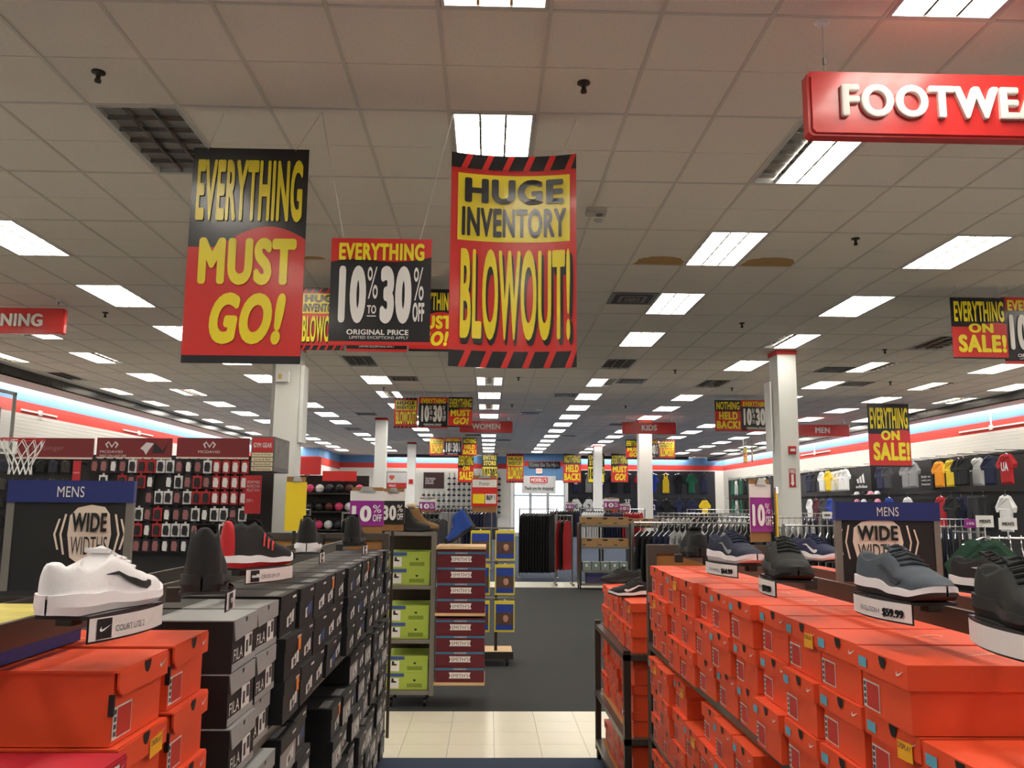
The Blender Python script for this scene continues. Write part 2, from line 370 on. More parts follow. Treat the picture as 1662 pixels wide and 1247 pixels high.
column(609, 627, 26.4, .4, 'white square column left of the hanging women sign')
column(662, 675, 36.8, .4, 'white square column in front of the cap wall')
column(1037, 1058, 26.4, .4, 'white square column under the hanging kids sign')
column(964, 977, 37.4, .4, 'white square column in front of the jersey wall')
# devices on the columns
c = at(459, 612, 14.2); t = thing('wall_device', 'small white alarm box mounted on the column above gym gear', 'alarm', (c.x, 14.2, c.z))
bx('housing', -.11, .11, -.06, 0, -.09, .09, m_white, t); bx('lens', -.06, .0, -.07, -.06, -.04, .04, P('lens_yellow', (206, 190, 120), .3), t)
m_fire = P('fire_red', (180, 34, 34), .4)
c = at(1285, 731, 14.2); t = thing('fire_alarm', 'red fire alarm pull station on the white column', 'alarm', (c.x, 14.2, c.z))
bx('housing', -.06, .06, -.05, 0, -.065, .065, m_fire, t); bx('strobe', -.04, .04, -.06, -.05, -.02, .02, m_white, t)
c = at(1286, 776, 14.2); t = thing('fire_sign', 'red and white fire extinguisher arrow sign on the column', 'sign', (c.x, 14.2, c.z))
bx('plate', -.055, .055, -.006, 0, -.155, .155, m_fire, t)
m = MB(); m.prism([(-.02, .06), (.02, .06), (.02, -.08), (.035, -.08), (0, -.14), (-.035, -.08), (-.02, -.08)], 'y', -.009, -.007, m_white); m.build('arrow', t)
m = MB(); put_text(m, 'FIRE', -.045, .045, .075, .145, -.008, m_white); m.build('lettering', t)
c = at(667, 782, 36.8); t = thing('fire_alarm', 'tiny red alarm box on the column before the caps', 'alarm', (c.x, 36.8, c.z)); bx('housing', -.09, .09, -.05, 0, -.1, .1, m_fire, t)
# ================================================================ hanging sale posters
m_sred = P('poster_red', (214, 38, 32), .32, coat=.3)
m_sblk = P('poster_black', (16, 17, 24), .3, coat=.3)
m_syel = P('poster_yellow', (246, 224, 30), .35, coat=.3)
m_swht = P('poster_white', (238, 236, 230), .35, coat=.3)
m_string = P('string', (190, 186, 176), .5)
def grid_panel(mb, x0, x1, z0, z1, y, mat, n=12):
    vs = [(x0+(x1-x0)*i/n, y, z) for z in (z0, z1) for i in range(n+1)]
    mb.add(vs, [(i, i+1, n+2+i, n+1+i) for i in range(n)], mat)
def wave(mb, w, zlo, zhi_fn, y, mat, n=24):
    vs = [(w*i/n, y, zlo) for i in range(n+1)]+[(w*i/n, y, zhi_fn(i/n)) for i in range(n+1)]
    mb.add(vs, [(i, i+1, n+2+i, n+1+i) for i in range(n)], mat)
def slanted(mb, w, z0, z1, y, k=6):
    p = w/k
    grid_panel(mb, 0, w, z0, z1, y, m_sblk)
    for i in range(k):
        a = p*(i+.45); mb.add([(a, y-.001, z0), (a+p*.3, y-.001, z0), (min(w, a+p*.62), y-.001, z1), (min(w, a+p*.32), y-.001, z1)], [(0, 1, 2, 3)], m_sred)
_PO = {}
def poster_parts(kind, w, h):
    """list of (part name, MB) in local x 0..w, z 0..h, face at y=0 looking to -Y"""
    key = (kind, round(w, 3), round(h, 3))
    if key in _PO: return _PO[key]
    pn, tx = MB(), MB(); Y1, Y2, Y3 = -.003, -.006, -.008
    T = lambda s, a, b, c, d, mat, **k: put_text(tx, s, w*a, w*b, h*c, h*d, Y3, mat, **k)
    grid_panel(pn, 0, w, 0, h, .004, m_sblk)
    if kind == 'huge':
        grid_panel(pn, 0, w, 0, h, 0, m_sred); slanted(pn, w, h*.93, h, Y1); slanted(pn, w, 0, h*.075, Y1)
        grid_panel(pn, w*.055, w*.95, h*.585, h*.905, Y1, m_syel)
        T('HUGE', .11, .9, .765, .885, m_sblk, bold=.045); T('INVENTORY', .09, .92, .605, .745, m_sblk, bold=.035)
        put_text(tx, 'BLOWOUT!', w*.09, w*.975, h*.1, h*.53, Y2, m_sblk, bold=.05); T('BLOWOUT!', .085, .95, .125, .55, m_syel, bold=.03)
    elif kind == 'must':
        grid_panel(pn, 0, w, 0, h, 0, m_sblk); wave(pn, w, h*.035, lambda u: h*(.53+.10*math.sin((u-.25)*PI*1.15)*(u > .25) + (.0 if u > .25 else 0)), Y1, m_sred)
        T('EVERYTHING', .05, .96, .65, .945, m_syel, bold=.035); T('MUST', .1, .93, .355, .575, m_syel, bold=.055)
        T('GO!', .22, .86, .085, .32, m_syel, bold=.055, shear=.22)
    elif kind == 'sale':
        grid_panel(pn, 0, w, 0, h, 0, m_sblk); wave(pn, w, h*.025, lambda u: h*(.5+.07*(u > .45)*math.sin((u-.45)*PI*1.4)+.02), Y1, m_sred)
        T('EVERYTHING', .05, .96, .6, .94, m_syel, bold=.035); T('ON', .3, .75, .42, .575, m_syel, bold=.055); T('SALE!', .1, .97, .1, .39, m_syel, bold=.05)
    elif kind == 'nothing':
        grid_panel(pn, 0, w, 0, h, 0, m_sblk); wave(pn, w, h*.02, lambda u: h*.645, Y1, m_sred)
        T('NOTHING', .06, .95, .69, .95, m_syel, bold=.035); T('HELD', .15, .87, .37, .62, m_syel, bold=.055); T('BACK!', .06, .96, .08, .335, m_syel, bold=.05)
    elif kind == 'entire':
        grid_panel(pn, 0, w, 0, h, 0, m_sblk); grid_panel(pn, w*.03, w*.97, h*.03, h*.55, Y1, m_syel)
        T('ENTIRE', .07, .93, .79, .95, m_syel, bold=.05); T('STORE', .1, .9, .6, .76, m_syel, bold=.05); T('10', .06, .34, .12, .5, m_sblk, bold=.06); T('%', .35, .49, .3, .5, m_sblk); T('30', .5, .82, .12, .5, m_sblk, bold=.06); T('%', .83, .96, .3, .5, m_sblk)
    elif kind == 'pct':
        grid_panel(pn, 0, w, 0, h, 0, m_sblk); grid_panel(pn, 0, w, 0, h*.035, Y1, m_sred)
        n = 24; f = lambda u: h*(.775+.04*u+.02*math.sin(u*7))
        pn.add([(w*i/n, Y1, f(i/n)) for i in range(n+1)]+[(w*i/n, Y1, h) for i in range(n+1)], [(i, i+1, n+2+i, n+1+i) for i in range(n)], m_sred)
        T('EVERYTHING', .08, .93, .79, .955, m_syel, bold=.045); T('10', .09, .36, .2, .74, m_swht, bold=.06); T('%', .37, .475, .43, .73, m_swht, bold=.01)
        T('TO', .375, .465, .29, .37, m_swht); grid_panel(tx, w*.375, w*.465, h*.265, h*.275, Y3, m_swht, 1)
        T('30', .5, .81, .2, .74, m_swht, bold=.06); T('%', .83, .93, .42, .73, m_swht, bold=.01); T('OFF', .825, .94, .22, .4, m_swht, bold=.04)
        T('ORIGINAL PRICE', .18, .79, .095, .145, m_swht, bold=.03); T('LIMITED EXCEPTIONS APPLY', .21, .79, .058, .085, m_swht, bold=.0)
    _PO[key] = (pn, tx); return _PO[key]
_PM = {}
def poster(kind, x0, y0, x1, y1, Y, label, bend=0, strings=None, rz=0, group=None):
    a = at(x0, y1, Y); b = at(x1, y0, Y); w, h = b.x-a.x, b.z-a.z
    t = thing('sale_poster', label, 'poster', (a.x, Y, a.z), rz, group)
    key = (kind, round(w, 2), round(h, 2), bend)
    if key not in _PM:
        pn, tx = poster_parts(kind, w, h); out = []
        for m in (pn, tx):
            q = MB(); q.v = [(x, y+bend*(1-(2*x/w-1)**2), z) for x, y, z in m.v]; q.f, q.m, q.mats = m.f, m.m, m.mats
            out.append(q)
        _PM[key] = (out[0].mesh('panel'), out[1].mesh('lettering'))
    obj('lettering', _PM[key][1], obj('panel', _PM[key][0], t))
    for sx, (cx, cy) in zip((.12, .88), strings or ((None, None), (None, None))):
        m = MB(); top = (w*sx, .02, ZC-a.z) if cx is None else (cx-a.x, cy-Y, ZC-a.z)
        m.bar((w*sx, bend*(1-(2*sx-1)**2), h-.012), top, .0022 if Y < 12 else .004, m_string, 4); m.build('string', t)
    return t
A_, B_, C_ = (-1.168, 5.55), (-.272, 5.56), (.585, 5.58)
poster('must', 293, 243, 502, 589, 5.6, 'tall black and red everything must go poster hanging by strings', strings=((-1.85, 5.6), A_))
poster('pct', 532, 389, 701, 560, 5.55, 'square black 10 to 30 percent off poster between the two tall posters', strings=(A_, B_))
poster('huge', 727, 250, 935, 594, 5.6, 'tall red and yellow huge inventory blowout poster bowed in the middle', bend=.07, strings=(B_, C_))
g = 'poster trios hung over the aisles'
poster('huge', 483, 468, 561, 568, 9.8, 'small inventory blowout poster half hidden behind the tall black poster', group=g)
poster('pct', 562, 467, 663, 570, 9.8, 'percent off poster hidden behind the nearer percent off square', group=g)
poster('must', 663, 470, 740, 570, 9.82, 'small must go poster half hidden behind the bowed blowout poster', group=g)
poster('sale', 1548, 484, 1630, 582, 9.8, 'everything on sale poster joined to a percent off square under the footwear sign', group=g)
poster('pct', 1632, 484, 1735, 590, 9.82, 'percent off square cut by the wall side, next to an on sale poster', group=g)
poster('huge', 639, 646, 678, 695, 20, 'small blowout poster hung above a white column, first of a trio', group=g)
poster('pct', 679, 645, 727, 695, 20.02, 'percent off square in the middle of the trio beside the women sign', group=g)
poster('must', 727, 645, 767, 693, 20, 'small must go poster overlapping the women sign', group=g)
poster('huge', 697, 711, 720, 740, 33, 'tiny blowout poster of the trio just below the women sign', group=g)
poster('pct', 721, 711, 749, 740, 33.02, 'tiny percent off square of the trio just below the women sign', group=g)
poster('nothing', 750, 711, 774, 740, 33, 'tiny nothing held back poster of the trio below the women sign', group=g)
poster('must', 1016, 714, 1040, 744, 33, 'tiny must go poster peeking past the kids sign column', group=g)
poster('pct', 1041, 714, 1069, 744, 33.02, 'tiny percent off square behind the kids sign column', group=g)
poster('huge', 1070, 715, 1095, 745, 33, 'tiny blowout poster just past the kids sign column', group=g)
poster('nothing', 1161, 650, 1202, 700, 20, 'small nothing held back poster next to the tall white column', group=g)
poster('pct', 1203, 650, 1250, 701, 20.02, 'percent off square tucked against the tall white column', group=g)
poster('sale', 1412, 656, 1474, 758, 19.8, 'tall on sale poster hanging alone before the shirt wall')
poster('sale', 1207, 725, 1222, 752, 33, 'edge-on yellow poster seen near the far right shirts', rz=.9, group=g)
poster('must', 1220, 724, 1232, 750, 33.5, 'second edge-on poster beside the yellow one by the far shirts', rz=1.1, group=g)
g2 = 'tall posters along the far entrance'
for k, x0, x1, lab in (('sale', 743, 769, 'far tall on sale poster left of the entrance'), ('entire', 782, 808, 'far tall entire store poster beside the clipboard sign'),
                       ('huge', 822, 850, 'far tall blowout poster at the edge of the entrance'), ('nothing', 914, 943, 'far tall nothing held back poster at the entrance door'),
                       ('entire', 954, 981, 'far entire store poster split by a white column'), ('must', 992, 1019, 'far tall must go poster before the jersey wall')):
    poster(k, x0, 737, x1, 784, 42, lab, group=g2)
# ================================================================ department signs
m_dred = P('sign_red', (216, 50, 48), .3, coat=.4)
m_dwht = P('sign_white', (240, 238, 230), .4)
def dept(text, px0, px1, py0, py1, Y, frac, label):
    a = at(px0, py1, Y); b = at(px1, py0, Y); w, h = b.x-a.x, b.z-a.z; d = .07
    t = thing('department_sign', label, 'sign', (a.x, Y, a.z))
    m = MB(); r = .02
    pts = [(r, 0), (w-r, 0), (w, r), (w, h-r), (w-r, h), (r, h), (0, h-r), (0, r)]; ins = [(x+(.02 if x < w/2 else -.02), z+(.015 if z < h/2 else -.015)) for x, z in pts]
    m.prism(pts, 'y', 0, d, m_dred); m.prism(ins, 'y', -.012, 0, m_dred); m.build('panel', t)
    m = MB(); lh = h*.5; vs, fs, asp = text_mesh(text, .035); lw = min(lh*asp*.9, w*.77); x0 = w*frac if frac > 0 else (w-lw)/2
    put_text(m, text, x0, x0+lw, h*.27, h*.27+lh, -.012, m_dwht, bold=.035, depth=.025); m.build('letters', t)
    for sx in (.07, .93):
        m = MB(); m.bar((w*sx, d/2, h-.01), (w*sx, d/2, ZC-a.z), .003, m_string, 4)
        m.lathe([(.001, ZC-a.z-.02), (.03, ZC-a.z-.015), (.045, ZC-a.z)], m_white, 10, (w*sx, d/2, 0)); m.bar((w*sx, d/2, h+.06), (w*sx, d/2, h+.1), .009, m_steel, 6); m.build('wire', t)
    return t
dept('FOOTWEAR', 1313, 1795, 126, 220, 4.3, .105, 'large red footwear sign with raised white letters')
dept('TRAINING', -93, 106, 501, 540, 11.2, 0, 'red training sign over the hoop and sports gloves')
dept('WOMEN', 746, 832, 684, 702, 25, 0, 'red women sign hanging behind a trio of posters')
dept('KIDS', 1010, 1097, 686, 704, 25, 0, 'red kids sign hanging against a white column')
dept('MEN', 1291, 1378, 690, 708, 25, 0, 'red men sign hanging by the tall white column')
# entrance lettering, exit sign, banner
t = thing('slogan_sign', 'black slogan board over the entrance doors', 'sign', at(858, 760, 44.24)); a = at(858, 760, 44.24); b = at(909, 750, 44.24); w_, h_ = b.x-a.x, b.z-a.z
bx('board', 0, w_, 0, .06, 0, h_, m_sblk, t); m = MB(); put_text(m, "Gotta Go To Mo's", .08, w_-.08, h_*.25, h_*.78, -.004, P('grey_letters', (150, 150, 150), .4), bold=.02); m.build('lettering', t)
a = at(870, 769, 44.22); t = thing('exit_sign', 'small lit red exit sign under the slogan board', 'sign', a); bx('housing', 0, .33, 0, .08, 0, .27, m_white, t)
m = MB(); put_text(m, 'EXIT', .04, .29, .06, .21, -.004, P('exit_glow', (255, 90, 70), .4, emit=2.0), bold=.04); m.build('lettering', t)
a = at(847, 801, 43.6); b = at(902, 773, 43.6); w_, h_ = b.x-a.x, b.z-a.z; t = thing('thank_you_banner', 'white thank you for shopping banner in the entrance', 'banner', a)
bx('sheet', 0, w_, 0, .02, 0, h_, P('banner_white', (214, 214, 212), .6), t); bx('red_box', w_*.24, w_*.76, -.004, 0, h_*.6, h_*.92, m_sred, t)
m = MB(); put_text(m, "MODELL'S", w_*.27, w_*.73, h_*.66, h_*.87, -.006, m_white, bold=.03); m.build('lettering', t); m = MB(); put_text(m, 'Thank you for shopping!', w_*.07, w_*.94, h_*.14, h_*.4, -.004, m_sblk, bold=.02)
m.build('lettering', t); m = MB(); put_text(m, 'SPORTING GOODS', w_*.3, w_*.7, h_*.5, h_*.57, -.004, m_sblk, bold=.01); m.build('lettering', t)
for sx in (.05, .95):
    m = MB(); m.bar((w_*sx, .01, h_), (w_*sx, .01, ZC-a.z), .004, m_string, 4); m.build('string', t)
# ================================================================ shoe boxes
SWOOSH = [(.17, .34), (.05, .22), (.0, .10), (.06, .01), (.17, -.01), (.35, .04), (1.0, .40), (.36, .17), (.25, .135), (.17, .14), (.13, .19), (.14, .26)]
m_or = P('orange_card', (236, 82, 42), .5, noise=.06, scale=6)
m_crim = P('crimson_card', (186, 30, 46), .5, noise=.05, scale=6)
m_bcard = P('black_card', (24, 24, 25), .5)
m_gcard = P('grey_card', (158, 158, 156), .5)
m_lab = P('label_white', (228, 226, 220), .5); m_labr = P('label_red', (196, 54, 42), .5); m_labg = P('label_print', (70, 70, 72), .5); m_labb = P('label_blue', (60, 84, 150), .5)
m_teal = P('size_tag', (98, 168, 190), .5); m_yst = P('display_sticker', (248, 178, 34), .5); m_ost = P('clearance_sticker', (244, 136, 44), .5)
m_green = P('lime_card', (164, 186, 72), .55); m_mar = P('maroon_card', (92, 16, 30), .5); m_tealb = P('teal_band', (46, 110, 140), .5); m_kraft = P('kraft_card', (166, 128, 82), .7, noise=.08, scale=10)
def sw(mb, y0, z0, wd, x, mat, flip=False, hs=1.0):
    mb.flat([((y0+(wd*(1-a) if flip else wd*a)), z0+wd*b*hs) for a, b in SWOOSH], x, mat, 'x')
def half_disc(mb, yc, zt, r, x, mat, n=8): mb.flat([(yc+r*.8*math.cos(PI*i/n), zt-r*1.15*math.sin(PI*i/n)) for i in range(n+1)], x, mat, 'x')
BOXES = {}
def box_meshes(kind):
    if kind in BOXES: return BOXES[kind]
    L, Wd, H = .33, .222, .1245; b, l, s, st = MB(), MB(), MB(), MB(); h = Wd/2
    if kind in ('orange', 'orange_tag', 'orange_sticker', 'orange_flap', 'orange_flap_sticker', 'crimson'):
        mt = m_crim if kind == 'crimson' else m_or
        if kind == 'crimson': L, Wd, H = .36, .25, .13; h = Wd/2
        b.box(-L+.005, -.008, -h+.007, h-.007, 0, H-.004, mt)
        if 'flap' in kind or kind == 'crimson':
            l.box(-L, 0, -h, h, H-.004, H, mt); n = 6; d = .045
            pts = [(-h+.008, H-.004), (h, H-.004), (h, H-d)]+[(-h+.03-.022*math.sin(PI/2*i/n), H-d+.022-.022*math.cos(PI/2*i/n)) for i in range(n+1)]
            l.prism(pts, 'x', -.003, .0015, mt); l.box(-.012, -.003, -h, -h+.006, .05, .085, m_bcard)
        else:
            l.box(-L-.003, .0, -h, h, H-.045, H, mt)
        half_disc(l, .012, H-.002, .019, .0022, m_bcard); sw(l, h-.042, H-.026, .032, .0022, m_lab); 
        l.flat([(-L*.75+a*.1, -.02+bq*.1) for a, bq in SWOOSH], H+.0008, P('gloss_mark', (246, 150, 110), .4), 'z')
        if kind in ('orange_tag', 'orange_sticker'): l.flat([(-h+.012, H-.036), (-h+.05, H-.036), (-h+.05, H-.016), (-h+.012, H-.016)], .0022, m_teal, 'x')
        if 'sticker' in kind: st.flat([(.03, H-.055), (.088, H-.052), (.086, H-.018), (.029, H-.021)], .003, m_yst, 'x'); vs, fs, asp = text_mesh('DISPLAY', .01); st.add([(.0038, .033+.05*a_, H-.034+.01*b_) for a_, b_, c_ in vs], fs, m_labg)
        if kind == 'crimson': s.flat([(h-.075, H-.085), (h-.03, H-.085), (h-.03, H-.008), (h-.075, H-.008)], .003, m_lab, 'x'); s.flat([(h-.07, H-.08), (h-.035, H-.08), (h-.035, H-.06), (h-.07, H-.06)], .0035, m_labg, 'x'); s.flat([(h-.066, H-.04), (h-.04, H-.04), (h-.04, H-.018), (h-.066, H-.018)], .0035, m_labg, 'x')
        else:
            z0, z1, y0, y1 = .008, .062, -h+.01, -h+.085
            s.flat([(y0, z0), (y1, z0), (y1, z1), (y0, z1)], -.0068, m_lab, 'x'); s.flat([(y0+.016, z0+.003), (y1-.003, z0+.003), (y1-.003, z1-.003), (y0+.016, z1-.003)], -.0062, m_labr, 'x')
            for q in range(4): s.flat([(y0+.003, z0+.006+.012*q), (y0+.013, z0+.006+.012*q), (y0+.013, z0+.014+.012*q), (y0+.003, z0+.014+.012*q)], -.0062, m_labg, 'x')
    elif kind in ('fila', 'fila_plain'):
        b.box(-L, -.002, -h+.002, h-.002, 0, H-.002, m_bcard); b.flat([(-h+.003, .002), (h-.003, .002), (h-.003, .02), (-h+.003, .02)], -.001, m_gcard, 'x')
        l.box(-L*.62, .0, -h, h, H-.003, H, m_gcard); l.box(-L, -L*.62, -h, h, H-.003, H, m_bcard)
        l.prism([(-h, H), (h, H), (h, H-.045), (-h+.02, H-.052)], 'x', -.002, .001, m_gcard); half_disc(l, 0.0, H-.004, .011, .0018, m_bcard)
        put = MB(); vs, fs, asp = text_mesh('FILA', .01); s.add([(-.0008, -h+.015+.08*a, .025+.028*c2) for a, c2, z in vs], fs, m_lab)
        s.flat([(.0, .02), (.07, .02), (.07, .075), (0, .075)], -.0005, m_lab, 'x'); s.flat([(.01, .03), (.03, .03), (.03, .06), (.01, .06)], 0, m_labg, 'x'); s.flat([(.04, .04), (.065, .04), (.065, .07), (.04, .07)], 0, m_labg, 'x')
    elif kind in ('black', 'black_blue', 'black_sticker', 'black_grey'):
        front = m_gcard if kind == 'black_grey' else m_bcard
        b.box(-L, -.003, -h+.003, h-.003, 0, H-.003, m_bcard)
        if front is m_gcard: b.flat([(-h+.004, .002), (h-.004, .002), (h-.004, H*.62), (-h+.004, H*.62)], -.002, m_gcard, 'x')
        l.box(-L, 0, -h, h, H-.04, H, m_bcard); l.flat([(-.06, -.09), (-.02, -.09), (-.02, .05), (-.06, .05)], H+.0006, P('box_scuff', (120, 120, 118), .4), 'z'); l.flat([(h-.07, H-.012), (h-.02, H-.012), (h-.02, H-.02), (h-.07, H-.02)], .001, m_lab, 'x')
        for q in range(3): s.flat([(-.02+.034*q, .02+.004*q), (.008+.034*q, .02+.004*q), (.008+.034*q, .055+.007*q), (-.02+.034*q, .05+.007*q)], -.0015, m_labb if kind == 'black_blue' and q else m_lab, 'x')
        s.flat([(.0, .028), (.03, .028), (.03, .046), (.0, .046)], -.001, m_labg, 'x')
        if kind == 'black_sticker': st.flat([(h-.06, H-.06), (h-.025, H-.058), (h-.025, H-.015), (h-.06, H-.017)], .0015, m_ost, 'x')
    elif kind == 'green':
        L, Wd, H = .36, .325, .13; h = Wd/2
        b.box(-L, 0, -h, h, 0, H-.03, m_green); l.box(-L-.003, .002, -h-.002, h+.002, H-.03, H, m_green); l.flat([(-h, H-.03), (-h+.14, H-.03), (-h+.14, H-.004), (-h, H-.004)], .003, m_labb, 'x')
        s.flat([(-h+.02, .012), (-h+.1, .012), (-h+.1, H-.04), (-h+.02, H-.04)], .001, m_lab, 'x'); s.prism([(-h+.04, .055), (-h+.08, .055), (-h+.08, .065), (-h+.06, .07), (-h+.058, .088), (-h+.042, .088)], 'x', .001, .002, m_bcard)
        half_disc(b, .06, H-.05, .014, .001, m_bcard); b.flat([(.0, .02), (.12, .02), (.12, .05), (0, .05)], .001, P('lime_dark', (120, 140, 44), .5), 'x')
    elif kind == 'maroon':
        L, Wd, H = .30, .385, .122; h = Wd/2
        b.box(-L, 0, -h, h, 0, H-.03, m_mar); l.box(-L-.002, .002, -h-.002, h+.002, H-.03, H-.014, m_tealb); l.box(-L-.002, .002, -h-.002, h+.002, H-.014, H, m_mar)
        s.flat([(-.085, .03), (.085, .03), (.075, .05), (.085, .075), (-.085, .075), (-.075, .05)], .001, m_lab, 'x'); vs, fs, asp = text_mesh("SMITH'S", .01); s.add([(.0015, -.07+.14*a, .038+.028*c2) for a, c2, z in vs], fs, m_mar)
        vs, fs, asp = text_mesh('WATERPROOF', .01); s.add([(.003, -.05+.1*a, H-.028+.011*c2) for a, c2, z in vs], fs, m_lab)
    elif kind == 'kraft':
        L, Wd, H = .34, .3, .15; h = Wd/2
        b.box(-L, 0, -h, h, 0, H-.05, m_kraft); l.box(-L-.002, .002, -h-.003, h+.003, H-.05, H, m_kraft)
        s.flat([(-.05, H-.012), (.05, H-.012), (.04, H-.045), (-.04, H-.045)], .003, m_bcard, 'x'); s.flat([(-h+.02, .02), (-h+.08, .02), (-h+.08, .045), (-h+.02, .045)], .001, m_labg, 'x')
    BOXES[kind] = (b.mesh('body'), l.mesh('lid'), s.mesh('sticker') if s.v else None, st.mesh('display_sticker') if st.v else None); return BOXES[kind]
def shoebox(kind, x, y, z, rz, label, group=None, name='shoe_box'):
    t = thing(name, label, 'shoe box', (x, y, z), rz, group); a, b, c, d = box_meshes(kind)
    bo = obj('body', a, t); li = obj('lid', b, t)
    if c: obj('label_sticker', c, bo)
    if d: obj('display_sticker', d, li)
    return t
rnd = random.Random(11)
LV = ('lowest', 'second', 'topmost', 'fourth')
# ================================================================ gondolas
m_gond = P('gondola_metal', (66, 62, 56), .4, metal=.5, noise=.1, scale=5)
m_gedge = P('gondola_edge', (92, 88, 80), .35, metal=.6)
m_board = P('cork_board', (168, 118, 62), .75, noise=.12, scale=30)
m_frame = P('panel_frame', (74, 66, 58), .5)
def gondola(x0, x1, y0, y1, label, shelves=(.08, .50, .92), s=1, endcap=True):
    t = thing('shelving_gondola', label, 'shelving', (0, 0, 0)); xa, xb = min(x0, x1), max(x0, x1); xc = (xa+xb)/2
    for z in shelves:
        m = MB(); m.box(xa, xb, y0, y1, z-.022, z-.002, m_gond); m.box(xa-.004, xa+.012, y0, y1, z-.03, z-.001, m_gedge); m.box(xb-.012, xb+.004, y0, y1, z-.03, z-.001, m_gedge); m.build('shelf', t)
    bx('spine', xc-.015, xc+.015, y0, y1, .04, 1.24, m_gond, t)
    for y in (y0, y1-.04):
        for x in (xa, xb-.035):
            bx('post', x, x+.035, y, y+.035, 0, .92, m_gond, t)
    # display rails on brackets
    fx = x0-s*.155; bxk = x0-s*.41
    for x, z in ((fx, 1.335), (bxk, 1.315)):
        m = MB(); m.box(x-.006, x+.006, y0+.05, y1-.05, z, z+.045, m_gedge); m.build('display_rail', t)
    for y in (y0+.1, (y0+y1)/2, y1-.12):
        m = MB(); m.box(xc-.012, xc+.012, y-.012, y+.012, 1.2, 1.39, m_gond); m.box(min(fx, xc), max(fx, xc), y-.006, y+.006, 1.34, 1.365, m_gond); m.build('rail_bracket', t)
    if endcap:
        m = MB()
        for a in ((xa, xa+.045, .04, 1.39), (xb-.045, xb, .04, 1.39), (xa+.045, xb-.045, 1.345, 1.39), (xa+.045, xb-.045, .04, .1)): m.box(a[0], a[1], y1, y1+.05, a[2], a[3], m_frame)
        m.build('end_frame', t); bx('end_board', xa+.045, xb-.045, y1+.012, y1+.04, .1, 1.345, m_board, t)
    return t
gl = gondola(-.645, -1.455, .55, 5.68, 'dark metal double sided shelving holding black, grey and orange shoe boxes', s=1)
gr = gondola(.80, 1.61, .55, 4.30, 'dark metal double sided shelving packed with orange shoe boxes', s=-1)
def jit(a): return rnd.uniform(-a, a)
# right side, aisle face
SHN = ('bottom', 'middle', 'upper')
gname = 'orange shoe boxes facing the aisle opposite the black boxes'
ys = [1.455+.236*i for i in range(12)]
for i, y in enumerate(ys):
    for si, zs in enumerate((.08, .50, .92)):
        n = 3 if si < 2 else (2 if i == 0 else 3)
        if si == 1 and i in (4, 8): n = 2
        if si == 0 and i < 5: continue
        for k in range(n):
            st = (i, si, k) in ((1, 2, 1), (3, 2, 2), (11, 2, 1), (9, 2, 2), (9, 1, 2), (8, 1, 1), (11, 1, 2))
            kd = 'orange_sticker' if st else ('orange_tag' if (i < 7) else 'orange')
            lab = ('orange shoe box with a yellow display sticker, %s of its stack on the %s shelf' % (LV[k], SHN[si])) if st else ('orange shoe box with a blue size tag, %s of its stack on the %s shelf' % (LV[k], SHN[si]) if kd == 'orange_tag' else 'plain orange shoe box, %s of its stack on the %s shelf by the end board' % (LV[k], SHN[si]))
            shoebox(kd, .775+jit(.014), y, zs+.1265*k, PI+jit(.018), lab, gname)
for i, y in enumerate(ys):
    for k in range(3): shoebox('orange', 1.64+jit(.01), y+.05, .92+.1265*k, jit(.015), 'orange shoe box on the far face of the orange box shelving, %s of its stack' % LV[k], 'orange shoe boxes on the far face')
# left side, aisle face
gname = 'shoe boxes facing the aisle on the black box shelving'
cols = [(1.325, 'crimson')]+[(1.62, 'orange_flap'), (1.875, 'orange_flap'), (2.255, 'fila'), (2.5, 'fila')]+[(2.80+.236*i, 'black') for i in range(12)]
for i, (y, kd0) in enumerate(cols):
    for si, zs in enumerate((.08, .50, .92)):
        if si == 0 and i < 3: continue
        n = 3
        if kd0 == 'crimson': n = 2 if si == 2 else 0
        if si == 1 and kd0 == 'black' and i in (7, 8): n = 0
        if si == 1 and kd0 == 'black' and i in (9, 10): n = 2
        for k in range(n):
            kd = kd0; st = False
            if kd0 == 'black': kd = ('black_grey' if si < 2 and (i+k) % 2 else ('black_blue' if (i*7+k*3) % 4 == 0 else 'black'))
            if kd0 == 'black' and (i, si, k) in ((5, 2, 1), (5, 2, 0), (8, 2, 2), (12, 2, 2), (9, 1, 1), (15, 2, 2)): kd = 'black_sticker'
            if kd0 == 'orange_flap' and (i, si, k) == (1, 2, 1): kd = 'orange_flap_sticker'
            nm = {'crimson': 'crimson shoe box with a white size label', 'orange_flap': 'orange flip-lid shoe box beside the grey boxes', 'orange_flap_sticker': 'orange flip-lid box with yellow display sticker', 'fila': 'black shoe box with a grey flap lid',
                  'black': 'black shoe box with white stickers', 'black_blue': 'black shoe box with blue and white stickers', 'black_sticker': 'black shoe box with an orange clearance sticker', 'black_grey': 'black and grey fronted shoe box'}[kd]
            shoebox(kd, (-.585 if kd == 'crimson' else -.62)+jit(.014), y, zs+(.132 if kd == 'crimson' else .1265)*k, jit(.018), '%s, %s of its stack on the %s shelf' % (nm, LV[k], SHN[si]), gname)
